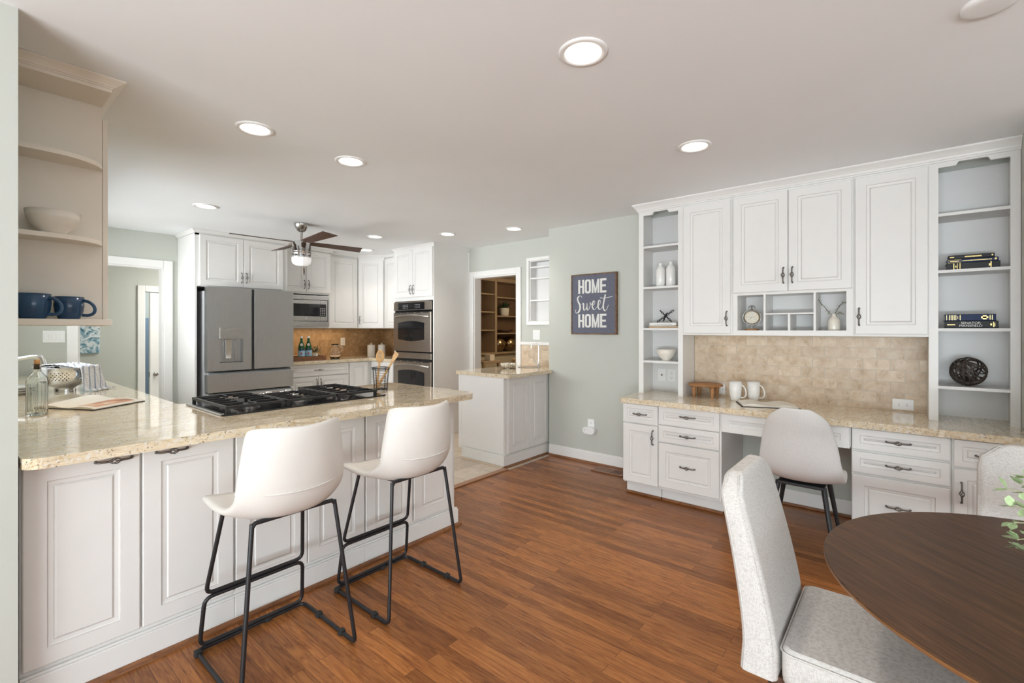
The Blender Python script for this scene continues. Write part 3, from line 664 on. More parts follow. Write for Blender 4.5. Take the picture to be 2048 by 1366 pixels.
# ------------------------------------------------------------------ microwave column
r = thing('microwave_cabinet', 'white wall cabinet with two doors above the built-in microwave', 'cabinet', (3.04, 6.28, 1.37))
MB().box(2.70, 3.385, 6.10, 6.46, 1.822, 2.40).box(2.70, 3.385, 6.11, 6.46, 1.370, 1.392).box(2.70, 2.716, 6.11, 6.46, 1.392, 1.822).box(3.362, 3.385, 6.11, 6.46, 1.392, 1.822).obj('carcass', 'white', r)
F = FS(0, 6.10, 0); door(r, F, 2.705, 1.842, 3.028, 2.398, 'door', .055, (3.003, 1.945)); door(r, F, 3.033, 1.842, 3.372, 2.398, 'door', .055, (3.06, 1.945))
sweep(MB(), [(2.70, 6.08), (3.385, 6.08), (3.385, 6.16)], KC, 2.401, 1).obj('crown', 'white', r)
r = thing('microwave', 'stainless built-in microwave in a steel trim frame', 'microwave', (3.04, 6.2, 1.39))
mb = MB(); x0, x1, z0, z1 = 2.718, 3.360, 1.394, 1.806
mb.box(x0, x1, 6.085, 6.10, 1.748, z1).box(x0, x1, 6.085, 6.10, z0, 1.458).box(x0, 2.765, 6.085, 6.10, 1.458, 1.748).box(3.343, x1, 6.085, 6.10, 1.458, 1.748); mb.obj('trim_frame', 'steel', r, bevel=.002)
MB().box(2.74, 3.35, 6.10, 6.42, 1.40, 1.79).obj('cavity_body', 'blackgloss', r)
dw = MB().box(2.77, 3.336, 6.088, 6.099, 1.464, 1.741).obj('door', 'steel', r, bevel=.002)
MB().box(2.80, 3.215, 6.0865, 6.0885, 1.527, 1.693).obj('window', 'porch', dw)
cp = MB().box(3.217, 3.312, 6.0862, 6.0885, 1.527, 1.693).obj('control_panel', 'blackgloss', r)
mb = MB()
for j in range(5):
    for i in range(3): mb.box(3.228+.027*i, 3.246+.027*i, 6.0852, 6.0864, 1.54+.022*j, 1.553+.022*j)
mb.obj('key_pad', 'fridgeside', cp)
MB().lathe([(.012, 0), (.012, .002), (.010, .003), (0, .003)], n=24, F=lambda a, b, z: (3.034+a, 6.088-z, 1.495+b)).obj('logo', 'chrome', r, 'round maker\'s emblem')
MB().box(3.232, 3.234, 6.0868, 6.0885, 1.464, 1.741).obj('door_seam', 'darkslot', r)

# ------------------------------------------------------------------ corner wall cabinets
r = thing('upper_cabinet', 'cream-lit single door wall cabinet between microwave and corner', 'cabinet', (3.62, 6.3, 1.37))
MB().box(3.388, 3.845, 6.17, 6.46, 1.368, 2.40).obj('carcass', 'white', r); door(r, FS(0, 6.17, 0), 3.40, 1.372, 3.836, 2.372, 'door', .06)
sweep(MB(), [(3.388, 6.165), (3.846, 6.165)], KC, 2.401, 1).obj('crown', 'white', r)
r = thing('upper_cabinet', 'angled corner wall cabinet with one door and a low pull', 'cabinet', (4.2, 6.2, 1.37))
A = Vector((3.852, 6.172)); B = Vector((4.112, 5.882)); dv = (B-A); L = dv.length
MB().prism(FZ(0), [tuple(A), tuple(B), (4.495, 5.882), (4.495, 6.46), (3.852, 6.46)], 1.366, 2.40).obj('carcass', 'white', r)
door(r, frame((A.x, A.y, 0), (dv.x, dv.y, 0)), .012, 1.372, L-.012, 2.372, 'door', .06, (.04, 1.487))
sweep(MB(), [tuple(A), tuple(B)], KC, 2.401, 1).obj('crown', 'white', r)
r = thing('upper_cabinet', 'narrow wall cabinet tucked between the angled corner and the oven tower', 'cabinet', (4.3, 5.6, 1.37))
MB().box(4.13, 4.495, 5.345, 5.878, 1.366, 2.40).obj('carcass', 'white', r); door(r, FW(4.13, 5.872, 0), .0, 1.372, .52, 2.372, 'door', .06, (.485, 1.487))
sweep(MB(), [(4.122, 5.882), (4.122, 5.345)], KC, 2.401, 1).obj('crown', 'white', r)

# ------------------------------------------------------------------ north base run
BT = .945
r = thing('base_cabinet', 'white base cabinet with one wide drawer over two doors beside the refrigerator', 'cabinet', (3.1, 6.2, 0))
MB().box(2.705, 3.542, 5.90, 6.46, .10, .903).box(2.705, 3.542, 5.96, 6.46, 0, .10).obj('carcass', 'white', r)
F = FS(0, 5.90, 0); door(r, F, 2.72, .748, 3.53, .898, 'drawer', .035, (3.10, .823), False); door(r, F, 2.72, .115, 3.092, .738, 'door', .055, (3.068, .65)); door(r, F, 3.098, .115, 3.53, .738, 'door', .055, (3.122, .65))
r = thing('base_cabinet', 'narrow white base cabinet with one panelled door in the corner run', 'cabinet', (3.7, 6.2, 0))
MB().box(3.544, 3.898, 5.90, 6.46, .10, .903).box(3.544, 3.898, 5.96, 6.46, 0, .10).obj('carcass', 'white', r); door(r, FS(0, 5.90, 0), 3.552, .115, 3.832, .898, 'door', .055)
r = thing('base_cabinet', 'white base cabinet between the corner and the oven tower', 'cabinet', (4.2, 5.6, 0))
MB().box(3.90, 4.495, 5.345, 6.46, .10, .903).box(3.96, 4.495, 5.345, 6.46, 0, .10).obj('carcass', 'white', r); door(r, FW(3.90, 5.87, 0), .0, .115, .515, .898, 'door', .055)
slab('back_countertop', [(2.702, 5.85), (3.835, 5.85), (3.868, 5.82), (3.868, 5.342), (4.497, 5.342), (4.497, 6.462), (2.702, 6.462)], .905, BT, 'granite counter along the north wall under the shade-toned tile', 'countertop', .012)

# ------------------------------------------------------------------ oven tower
r = thing('oven_cabinet', 'tall white oven tower with two small doors at the top', 'cabinet', (4.2, 4.92, 0))
MB().box(3.885, 4.508, 4.515, 4.533, 0, 2.405).obj('side_panel', 'white', r, 'plain taupe-white side panel'); MB().box(3.885, 4.508, 5.315, 5.333, 0, 2.405).obj('side_panel', 'white', r)
MB().box(3.885, 4.508, 4.533, 5.315, 1.725, 2.405).box(3.885, 4.508, 4.533, 5.315, 0, .44).box(4.44, 4.508, 4.533, 5.315, .44, 1.725).obj('carcass', 'white', r)
MB().box(4.487, 4.509, 4.508, 4.516, 0, 2.38).obj('scribe_moulding', 'trim', r)
F = FW(3.885, 5.333, 0); door(r, F, .04, 1.772, .413, 2.393, 'door', .055, (.385, 1.868)); door(r, F, .419, 1.772, .808, 2.393, 'door', .055, (.447, 1.868))
sweep(MB(), [(4.10, 5.333), (3.885, 5.333), (3.885, 4.515), (4.505, 4.515)], KC, 2.403, -1 if False else 1).obj('crown', 'white', r)
r = thing('double_oven', 'stacked double wall oven in bronze-toned stainless steel', 'oven', (4.15, 4.92, .44))
MB().box(3.886, 4.40, 4.545, 5.31, .445, 1.722).obj('body', 'blackgloss', r)
G = FW(3.885, 5.312, 0); W = .765
def arc(x0, x1, z0, z1, b, t=True, n=10): return [(x0+(x1-x0)*k/n, (z1 if t else z0)+b*(1-((2*k/n)-1)**2)*(1 if t else -1)) for k in range(n+1)]
cp = MB().prism(G, [(0, 1.603), (W, 1.603)]+arc(0, W, 0, 1.712, .010)[::-1], .0, .022).obj('control_panel', 'ovensteel', r, bevel=.003)
dsp = MB().fbox(G, .10, .64, 1.612, 1.702, .0222, .0245).obj('display', 'blackgloss', cp)
mb = MB()
for j in range(3):
    for i in range(4): mb.fbox(G, .20+.03*i, .215+.03*i, 1.628+.02*j, 1.635+.02*j, .0245, .0252); mb.fbox(G, .45+.03*i, .465+.03*i, 1.628+.02*j, 1.635+.02*j, .0245, .0252)
mb.obj('key_marks', 'fridgeside', dsp)
for z0, z1 in ((1.066, 1.575), (.452, .940)):
    zh = z1-.058
    dd = MB().fbox(G, 0, W, z0, z1, .0, .026).obj('oven_door', 'ovensteel', r, bevel=.003)
    wt, wb = z1-.138, z1-.352
    MB().prism(G, arc(.10, .64, wb, 0, .022, False)[:]+arc(.10, .64, 0, wt, .024)[::-1], .0262, .028).obj('window', 'porch', dd)
    MB().tube([G(.035+.695*k/16, zh+.020*(1-(2*k/16-1)**2)-.004, .030+.035*(1-abs(2*k/16-1)**6)) for k in range(17)], .011, 10).obj('handle', 'steel', dd, 'arched steel handle')
    mb = MB()
    for k in range(5): mb.fbox(G, .03+.145*k, .145+.145*k, z1-.012, z1-.002, .0262, .027)
    mb.obj('vent_slots', 'darkslot', dd)
MB().fbox(G, 0, W, .972, 1.048, 0, .020).obj('centre_trim', 'ovensteel', r, bevel=.003)

# ------------------------------------------------------------------ things on the north counter
r = thing('tray', 'dark wooden tray holding two green water bottles', 'tray', (3.06, 6.08, BT))
mb = MB().box(2.80, 3.25, 5.97, 6.20, BT, BT+.010)
for b in ((2.80, 3.25, 5.97, 5.982), (2.80, 3.25, 6.188, 6.20), (2.80, 2.812, 5.982, 6.188), (3.238, 3.25, 5.982, 6.188)): mb.box(*b, BT+.010, BT+.055)
mb.obj('tray_body', 'traywood', r, bevel=.002)
def waterbottle(x, y, label):
    c = (x, y, BT+.0105); r = thing('water_bottle', label, 'bottle', c, 'green water bottles on the tray')
    MB().lathe([(0, 0), (.038, 0), (.041, .006), (.041, .155), (.037, .18), (.022, .225), (.015, .25), (.014, .285), (.0165, .287), (.0165, .296), (0, .296)], c, 28).obj('glass', 'bottlegreen', r)
    MB().lathe([(.0172, .280), (.0172, .302), (.015, .305), (0, .305)], c, 20).obj('cap', 'plastic', r, 'white cap')
    lb = MB().lathe([(.0414, .045), (.0417, .047), (.0417, .133), (.0414, .135)], c, 28).obj('label', 'labelblue', r, 'pale blue wrap label')
    MB().lathe([(.0416, .120), (.0419, .121), (.0419, .133), (.0416, .134)], c, 28).obj('label_band', 'navy', lb, 'dark blue band')
    a = math.atan2(-c[1], -c[0]); ca, sa = math.cos(a), math.sin(a); F = frame((c[0]+ca*.0421, c[1]+sa*.0421, c[2]), (-sa, ca, 0))
    st = [((.016 if k % 2 == 0 else .007)*math.sin(2*pi*k/10), .083+(.016 if k % 2 == 0 else .007)*math.cos(2*pi*k/10)) for k in range(10)]
    MB().prism(F, st[::-1], .0015, .0028).obj('star', 'red', lb, 'red star')
    F2 = frame((c[0]+ca*.030, c[1]+sa*.030, c[2]+.195), (-sa, ca, 0)); F3 = frame(F2(0, 0, 0), (-sa, ca, 0), (-ca*.35, -sa*.35, .94))
    o = MB().prism(F3, [(.016*math.cos(2*pi*k/16), .018*math.sin(2*pi*k/16)) for k in range(16)], .001, .006).obj('neck_label', 'paper', r, 'round white neck label')
    MB().prism(F3, [((.007 if k % 2 == 0 else .003)*math.sin(2*pi*k/10), (.007 if k % 2 == 0 else .003)*math.cos(2*pi*k/10)) for k in range(10)][::-1], .006, .0065).obj('star', 'red', o, 'small red star')
waterbottle(2.965, 6.075, 'green glass water bottle nearest the refrigerator'); waterbottle(3.06, 6.075, 'green glass water bottle beside the little plant')
c = (3.165, 6.10, BT+.0105); r = thing('potted_plant', 'little potted green sprig on the dark wooden tray', 'plant', c)
MB().lathe([(0, 0), (.03, 0), (.036, .075), (.032, .075), (.03, .06), (0, .06)], c, 20).obj('pot', 'paper', r)
def leaf(mb, p, d, L, w, mi=0, up=Vector((0, 0, 1))):
    p = Vector(p); d = Vector(d).normalized(); s = d.cross(up);
    s = s.normalized() if s.length > 1e-3 else Vector((1, 0, 0)); n = s.cross(d)
    P = [p, p+d*L*.3+s*w*.42+n*L*.05, p+d*L*.65+s*w*.5+n*L*.06, p+d*L+n*L*.0, p+d*L*.65-s*w*.5+n*L*.06, p+d*L*.3-s*w*.42+n*L*.05, p+d*L*.5-n*L*.03]
    mb.add(P, [(0, 1, 6), (1, 2, 6), (2, 3, 6), (3, 4, 6), (4, 5, 6), (5, 0, 6)], mi, True)
mb = MB(); rs = random.Random(3)
for k in range(90):
    a = rs.uniform(0, 2*pi); e = rs.uniform(.1, 1.2); rr = rs.uniform(.01, .085); d = Vector((math.cos(a)*math.cos(e), math.sin(a)*math.cos(e), math.sin(e)))
    leaf(mb, Vector(c)+Vector((0, 0, .075))+d*rr, d+Vector((rs.uniform(-.5, .5), rs.uniform(-.5, .5), rs.uniform(-.2, .3))), .04, .009)
mb.obj('foliage', 'darkleaf', r)
c = (3.43, 6.06, BT); r = thing('pitcher', 'clear glass pitcher with a looped handle', 'pitcher', c)
MB().lathe([(0, 0), (.055, 0), (.062, .01), (.080, .06), (.078, .10), (.055, .145), (.042, .17), (.048, .205), (.045, .205), (.039, .17), (.052, .143), (.075, .099), (.077, .06), (.06, .008), (0, .004)], c, 36).obj('body', 'glass2', r)
MB().tube([(c[0]+.05+.055*math.sin(pi*k/12)+.02*(1-k/12)*0, c[1]-.03*math.sin(pi*k/12), c[2]+.185-.10*k/12) for k in range(13)], .006, 8).obj('handle', 'glass2', r)
for x, y, l in ((4.155, 6.285, 'ribbed white lidded canister farther from the oven'), (4.285, 6.20, 'ribbed white lidded canister nearer the oven')):
    c = (x, y, BT); r = thing('canister', l, 'canister', c, 'white canisters')
    n = 48; R = []
    for q, z in ((.055, 0), (.058, .004), (.058, .155), (.056, .158)): R.append([(x+(q-.0015*(k % 2))*math.cos(2*pi*k/n), y+(q-.0015*(k % 2))*math.sin(2*pi*k/n), BT+z) for k in range(n)])
    MB().rings(R).obj('body', 'ceramic', r); MB().lathe([(.058, .158), (.059, .162), (.056, .170), (.012, .175), (.009, .180), (.014, .188), (.012, .197), (0, .199)], c, 32).obj('lid', 'ceramic', r)
plate('wall_outlet', FS(3.745, 6.462, 1.112), .072, .115, 'beige outlet plate on the shade-toned kitchen tile', 'outlet', 1, 'outlet')

# utensil holder
c = (1.985, 2.885, CT); r = thing('utensil_holder', 'tapered black wire utensil holder on the peninsula counter', 'utensil holder', c)
mb = MB(); R0, R1, hh = .050, .064, .165
ring = lambda q, z, n=36: [(c[0]+q*math.cos(2*pi*k/n), c[1]+q*math.sin(2*pi*k/n), c[2]+z) for k in range(n)]
for k in range(12): mb.tube(ring(R0+(R1-R0)*(.02+.012*k)/hh, .02+.012*k, 28), .0011, 5, 0, True)
mb.obj('wire_coils', 'black', r)
mb = MB()
for q, z in ((R0, .012), (R1, hh)): mb.tube(ring(q, z), .003, 6, 0, True)
mb.tube(ring(R1-.002, hh-.010), .002, 6, 0, True)
for k in range(4):
    a = 2*pi*k/4+.4; mb.tube([(c[0]+R0*math.cos(a), c[1]+R0*math.sin(a), c[2]+.004), (c[0]+R1*math.cos(a), c[1]+R1*math.sin(a), c[2]+hh)], .0028, 6); mb.ball((c[0]+R0*math.cos(a), c[1]+R0*math.sin(a), c[2]+.005), .005, 8)
for k in range(5): a = pi*k/5; mb.tube([(c[0]-R0*math.cos(a), c[1]-R0*math.sin(a), c[2]+.012), (c[0]+R0*math.cos(a), c[1]+R0*math.sin(a), c[2]+.012)], .0014, 5)
mb.obj('frame', 'black', r)
# spoon and spatula lean in the image plane of the counter's long side
rv = Vector((.641, -.7675, 0)); fv = Vector((.7675, .641, 0)); C0 = Vector(c)
def utensil(name, label, foot, top, kind):
    p = C0+rv*foot[0]+Vector((0, 0, foot[1])); q = C0+rv*top[0]+Vector((0, 0, top[1])); u = (q-p).normalized(); s = u.cross(fv).normalized(); L = (q-p).length
    r = thing(name, label, 'utensil', tuple(p))
    F = lambda a, b, cc=0.0: tuple(p+s*a+u*b+fv*cc)
    hl = L-(.085 if kind == 'spoon' else .075)
    R = [[F(w_*math.cos(2*pi*k/10), b, .006*math.sin(2*pi*k/10)) for k in range(10)] for b, w_ in ((0, .010), (.03, .010), (hl*.6, .0075), (hl, .0075))]
    MB().rings(R).obj('shaft', 'spoonwood', r)
    mb = MB()
    if kind == 'spoon':
        out = [(.029*math.sin(t)*(1.05-.12*math.cos(t)), hl-.004+.046-.048*math.cos(t)) for t in [2*pi*k/28 for k in range(28)]]
        # slotted bowl: three slits cut as quads between strips
        w_ = lambda b: .030*math.sqrt(max(0, 1-((b-(hl+.042))/.048)**2))
        bs = [hl-.005+.0935*k/14 for k in range(15)]; xs = [-1, -.42, -.27, -.08, .08, .27, .42, 1]
        for k in range(14):
            for j in range(7):
                slit = j in (1, 3, 5) and 5 <= k <= 10
                if slit: continue
                P = []
                for cc in (-.003, .003):
                    for (b, x) in ((bs[k], xs[j]), (bs[k], xs[j+1]), (bs[k+1], xs[j+1]), (bs[k+1], xs[j])):
                        ww = w_(b); P.append(F(x*ww, b, cc+.010*(x*x*ww*ww/.0009+((b-hl-.042)/.048)**2*.8)-.008))
                mb.add(P, [(3, 2, 1, 0), (4, 5, 6, 7), (0, 1, 5, 4), (1, 2, 6, 5), (2, 3, 7, 6), (3, 0, 4, 7)], 0, True)
        mb.obj('slotted_bowl', 'spoonwood', r)
    else:
        mb.prism(F, [(-.006, hl-.01), (.006, hl-.01), (.017, hl+.035), (.019, L), (-.015, L-.008), (-.014, hl+.035)], -.003, .003); mb.obj('flat_head', 'spoonwood', r, bevel=.0015)
utensil('slotted_spoon', 'slotted wooden spoon standing in the wire holder', (-.030, .016), (.000, .287), 'spoon')
utensil('wooden_spatula', 'flat wooden spatula leaning out of the wire holder', (-.028, .018), (.122, .275), 'flat')

# ------------------------------------------------------------------ ceiling fan
c = (2.32, 4.754, 0); r = thing('ceiling_fan', 'chrome ceiling fan with dark wooden blades and an opal lamp', 'ceiling fan', (2.32, 4.754, H))
MB().lathe([(.070, 2.44), (.070, 2.425), (.062, 2.40), (.040, 2.362), (.018, 2.352), (0, 2.352)], c, 32).obj('canopy', 'nickel', r)
MB().cyl(c, .0125, 2.25, 2.36, 16).obj('downrod', 'nickel', r)
MB().lathe([(.0, 2.262), (.03, 2.262), (.035, 2.258), (.075, 2.252), (.088, 2.232), (.088, 2.15), (.094, 2.15), (.094, 2.143), (.088, 2.143), (.088, 2.10), (.095, 2.10), (.095, 2.088), (0, 2.088)], c, 40).obj('motor', 'chrome', r)
mb = MB()
for k in range(8): a = 2*pi*k/8; mb.box(c[0]+.0905*math.cos(a)-.004, c[0]+.0905*math.cos(a)+.004, c[1]+.0905*math.sin(a)-.004, c[1]+.0905*math.sin(a)+.004, 2.10, 2.20)
mb.obj('motor_ribs', 'nickel', r)
MB().lathe([(.092, 2.088), (.094, 2.06), (.085, 2.03), (.06, 2.012), (0, 2.006)], c, 36).obj('lamp_globe', 'globe', r, 'opal glass lamp bowl')
for k in range(4):
    a = math.radians(-4+90*k); u = Vector((math.cos(a), math.sin(a), 0)); p = math.radians(-12); v = Vector((-math.sin(a)*math.cos(p), math.cos(a)*math.cos(p), math.sin(p))); F = frame(Vector((c[0], c[1], 2.243)), u, v)
    b = MB().prism(F, [(.10, -.045), (.64, -.068), (.675, .062), (.10, .045)], -.003, .003).obj('blade', 'blade', r, bevel=.002)
    MB().prism(F, [(.05, -.018), (.17, -.03), (.17, .03), (.05, .018)], .0032, .007).obj('blade_arm', 'nickel', b)
mb = MB().tube([(c[0]-.02, c[1]-.094, 2.09), (c[0]-.022, c[1]-.096, 1.97)], .0015, 5); mb.lathe([(.002, 1.985), (.008, 1.96), (.009, 1.93), (.004, 1.905), (0, 1.90)], (c[0]-.022, c[1]-.096, 0), 12); mb.obj('pull_chain', 'walnutdark', r)

# ------------------------------------------------------------------ recessed lights and smoke detector
LT = [((1.59, .966), 'round recessed ceiling light nearest the camera, largest of all'), ((1.06, 2.695), 'round recessed ceiling light beside the crown of the open corner shelves'),
      ((1.66, 2.744), 'round recessed ceiling light over the cooktop and farther bar stool'), ((2.83, .956), 'round recessed ceiling light nearest the desk wall cabinets'),
      ((1.449, 4.727), 'round recessed ceiling light in front of the refrigerator cabinet'), ((3.198, 4.761), 'round recessed ceiling light between the fan and the oven tower'),
      ((3.643, 4.001), 'round recessed ceiling light by the plain side of the oven tower'), ((3.913, 3.241), 'round recessed ceiling light over the wet bar corner'),
      ((3.669, 5.663), 'round recessed ceiling light half hidden behind a fan blade tip')]
for (x, y), lb in LT:
    r = thing('recessed_light', lb, 'ceiling light', (x, y, H), 'recessed ceiling lights')
    MB().lathe([(.095, 2.44), (.095, 2.436), (.088, 2.431), (.072, 2.4335), (.072, 2.44)], (x, y, 0), 40).obj('trim_ring', 'trim', r)
    MB().lathe([(.072, 2.4375), (.05, 2.437), (0, 2.437)], (x, y, 0), 36).obj('lens', 'lens', r, 'glowing lens')
    l = lamp('recessed_lamp', 'SPOT', (x, y, 2.42), (x, y, 0), 25, (1, .93, .85), spot_size=2.0, spot_blend=1.0, shadow_soft_size=.06)
    attach(l, r); l.location = (x, y, 2.42)
r = thing('smoke_detector', 'flat white round smoke detector on the ceiling', 'smoke detector', (2.245, -.225, H))
MB().lathe([(.072, 2.44), (.072, 2.431), (.068, 2.426), (.05, 2.424), (0, 2.424)], (2.215, -.215, 0), 40).obj('housing', 'plastic', r)
lamp('far_room_fill', 'AREA', (1.5, 9.6, 2.2), (2.2, 10.0, .5), 30, (.9, .96, 1), (.8, .8)); lamp('under_cabinet_lamp', 'AREA', (3.25, 6.30, 1.36), (3.25, 6.34, 0), 1.6, (1, .74, .45), (1.0, .05)); lamp('under_shelf_lamp', 'AREA', (.32, 3.4, 1.366), (.32, 3.4, 0), 1.0, (1, .82, .6), (.1, .7))  # far room area lamp is added to brighten the view through the door gap

# ================================================================== wet bar
r = thing('wet_bar_cabinet', 'white wet bar cabinet end facing the kitchen with two panelled doors', 'cabinet', (3.85, 3.3, 0))
MB().box(3.48, 4.165, 3.005, 3.60, .018, .877).box(4.165, 4.505, 3.005, 3.60, 0, .877).obj('carcass', 'white', r, bevel=.002)
MB().box(3.474, 3.48, 3.01, 3.585, .125, .876).obj('end_panel', 'white', r)
MB().box(3.48, 3.52, 3.60, 3.648, .10, .877).obj('door_edge', 'white', r, bevel=.003)
F = FS(0, 3.005, 0); door(r, F, 3.52, .130, 3.856, .872, 'door', .06); door(r, F, 3.862, .130, 4.20, .872, 'door', .06)
MB().box(3.455, 4.205, 2.988, 3.005, .018, .108).box(3.460, 4.205, 2.992, 3.005, .108, .118).box(3.455, 3.474, 3.005, 3.575, .018, .108).box(3.460, 3.474, 3.005, 3.575, .108, .118).obj('plinth', 'white', r, bevel=.003)
MB().prism(lambda u, v, t: (t, 2.988-u, v), [(0, 0), (.018, 0), (.016, .010), (.010, .017), (0, .02)], 3.46, 4.165).obj('shoe_moulding', 'shoe', r)
MB().prism(lambda u, v, t: (3.455-u, t, v), [(0, 0), (.016, 0), (.014, .010), (.010, .015), (0, .018)][::-1], 2.995, 3.575).obj('shoe_moulding', 'shoetile', r, 'pale shoe moulding on the tile side')
poly = corner(3.472, 2.94, .025, 180, 270, 5)+[(4.165, 2.915), (4.165, 2.965), (4.497, 2.965), (4.497, 3.66)]+[(3.447, 3.66)]
slab('wet_bar_countertop', poly, .880, CT, 'small granite wet bar counter with a mosaic bowl on it', 'countertop', .012)
tag(MB().lathe([(.135, CT+.001), (.13, CT+.004), (.118, CT+.003), (.112, CT+.0012), (0, CT+.001)], (4.30, 3.33, 0), 40).obj('bar_sink', 'steel'), 'small round steel bar sink in the wet bar counter', 'sink')
c = (4.39, 3.265, CT); r = thing('bar_faucet', 'slim chrome gooseneck faucet at the wet bar', 'faucet', c)
MB().lathe([(.022, 0), (.02, .012), (.013, .02), (.012, .05), (.008, .07), (0, .07)], c, 20).obj('base', 'chrome', r)
pts = [(c[0], c[1], c[2]+.06)]+[(c[0], c[1], c[2]+.235)]+[(c[0]-.022*(1-math.cos(a)), c[1]+.036*(1-math.cos(a)), c[2]+.235+.047*math.sin(a)) for a in [pi*k/12 for k in range(1, 13)]]
pts.append((pts[-1][0], pts[-1][1], pts[-1][2]-.02)); MB().tube(pts, .0065, 10).obj('spout', 'chrome', r)
MB().tube([(c[0], c[1], c[2]+.045), (c[0]-.03, c[1]+.03, c[2]+.06), (c[0]-.04, c[1]+.042, c[2]+.095)], .005, 8).obj('lever', 'chrome', r)
bowl('mosaic_bowl', (4.02, 3.41, CT), .092, .058, 'mosaic', 'shallow mosaic bowl on the wet bar counter', .35)
plate('light_switch', FW(4.51, 3.435, 1.228), .105, .118, 'white two-gang switch plate above the wet bar tile', n=2)
r = thing('wall_niche', 'white framed recessed shelf niche in the wall above the wet bar', 'niche', (4.51, 3.25, 1.41))
mb = MB().box(4.490, 4.51, 3.49, 3.525, 1.405, 2.215).box(4.490, 4.51, 2.965, 3.02, 1.405, 2.215).box(4.490, 4.51, 3.02, 3.49, 1.405, 1.445).box(4.490, 4.51, 3.02, 3.49, 2.178, 2.215); mb.obj('frame', 'trim', r, bevel=.003)
MB().box(4.61, 4.625, 3.02, 3.49, 1.44, 2.18).box(4.511, 4.61, 3.475, 3.49, 1.44, 2.18).box(4.511, 4.61, 3.02, 3.035, 1.44, 2.18).box(4.511, 4.61, 3.035, 3.475, 1.44, 1.452).box(4.511, 4.61, 3.035, 3.475, 2.168, 2.18).obj('back_box', 'white_in', r)
for z in (2.10, 1.965, 1.70): MB().box(4.508, 4.609, 3.036, 3.474, z-.009, z+.009).obj('shelf', 'trim', r)

# ------------------------------------------------------------------ den bookcase seen through the doorway
def bookcase(label, x0, x1, zs, y0=6.2, y1=6.55, ztop=2.30, z0=.90, back=6.56):
    r = thing('bookcase', label, 'bookcase', ((x0+x1)/2, 6.4, .9), 'built-in den bookcases')
    MB().box(x0, x0+.028, y0, back, z0, ztop).box(x1-.028, x1, y0, back, z0, ztop).box(x0, x1, y0, back, ztop, 2.375).obj('frame', 'denwood', r)
    MB().box(x0, x1, back, back+.035, z0, ztop).obj('back_panel', 'denback', r)
    for z in zs: MB().box(x0+.029, x1-.029, y0+.01, back-.002, z-.024, z).obj('shelf', 'denwood', r)
bookcase('den bookcase bay with three bare shelves near the doorway jamb', 5.9, 6.93, (2.05, 1.70, 1.345)); bookcase('den bookcase bay holding a plant, a tray and two metal balls', 6.935, 8.3, (2.00, 1.625, 1.28))
tag(MB().box(5.9, 8.3, 6.08, 6.59, .87, .90).obj('den_ledge', 'denwood', bevel=.005), 'long brown wooden ledge under the den bookcases', 'ledge')
tag(MB().box(5.95, 8.25, 6.16, 6.58, 0, .869).obj('den_base_unit', 'denwall', bevel=.005), 'pale panelled base unit under the den ledge', 'cabinet')
c = (7.30, 6.30, 1.625); r = thing('potted_plant', 'dark leafy plant in a pale pot on the den bookcase', 'plant', c)
MB().lathe([(0, 0), (.085, 0), (.10, .16), (.09, .16), (.085, .13), (0, .13)], c, 24).obj('pot', 'paper', r)
mb = MB()
for k in range(70):
    a = rs.uniform(0, 2*pi); e = rs.uniform(-.1, 1.3); d = Vector((math.cos(a)*math.cos(e), math.sin(a)*math.cos(e)*.6, math.sin(e)*.75)); leaf(mb, Vector(c)+Vector((0, 0, .15))+d*rs.uniform(.02, .10), d, .11, .022)
mb.obj('foliage', 'darkleaf', r)
bowl('tray_bowl', (7.33, 6.34, 1.28), .20, .065, 'walnutdark', 'shallow dark wooden dish on the den bookcase', .55)
for x, l in ((7.15, 'round metallic ball on the den ledge nearest the shelf divider'), (7.50, 'round metallic ball on the den ledge beside the door casing')):
    tag(MB().ball((x, 6.34, 1.055), .155, 28).obj('metal_ball', 'brass'), l, 'ornament', 'metal balls')
r = thing('sofa', 'tan sofa back glimpsed in the den beyond the wet bar', 'sofa', (6.3, 5.2, 0))
MB().box(6.12, 7.6, 4.95, 5.15, .08, .86).obj('backrest', 'tanbook', r, bevel=.04, seg=4); MB().box(6.14, 7.55, 5.15, 5.75, .12, .46).obj('seat', 'tanbook', r, bevel=.05, seg=4)
for x in (6.2, 7.5):
    for y in (5.0, 5.7): MB().cyl((x, y), .025, 0, .13, 12).obj('leg', 'walnutdark', r)
r = thing('side_table', 'small wooden side table in the den by the doorway jamb', 'table', (5.85, 5.5, 0))
MB().box(5.62, 6.05, 5.3, 5.7, .78, .82).obj('top', 'denwood', r, bevel=.004)
for x in (5.65, 6.02):
    for y in (5.33, 5.67): MB().box(x-.02, x+.02, y-.02, y+.02, 0, .78).obj('leg', 'denwood', r)
tag(MB().box(5.86, 5.98, 5.38, 5.50, .82, .92).obj('tissue_box', 'paper', bevel=.004), 'small pale box on the den side table', 'box')
lamp('den_lamp', 'POINT', (6.6, 4.4, 2.0), (6.6, 4.4, 0), 26, (1, .78, .52), shadow_soft_size=.25)
bpy.data.objects['den_lamp'].data.energy = 42

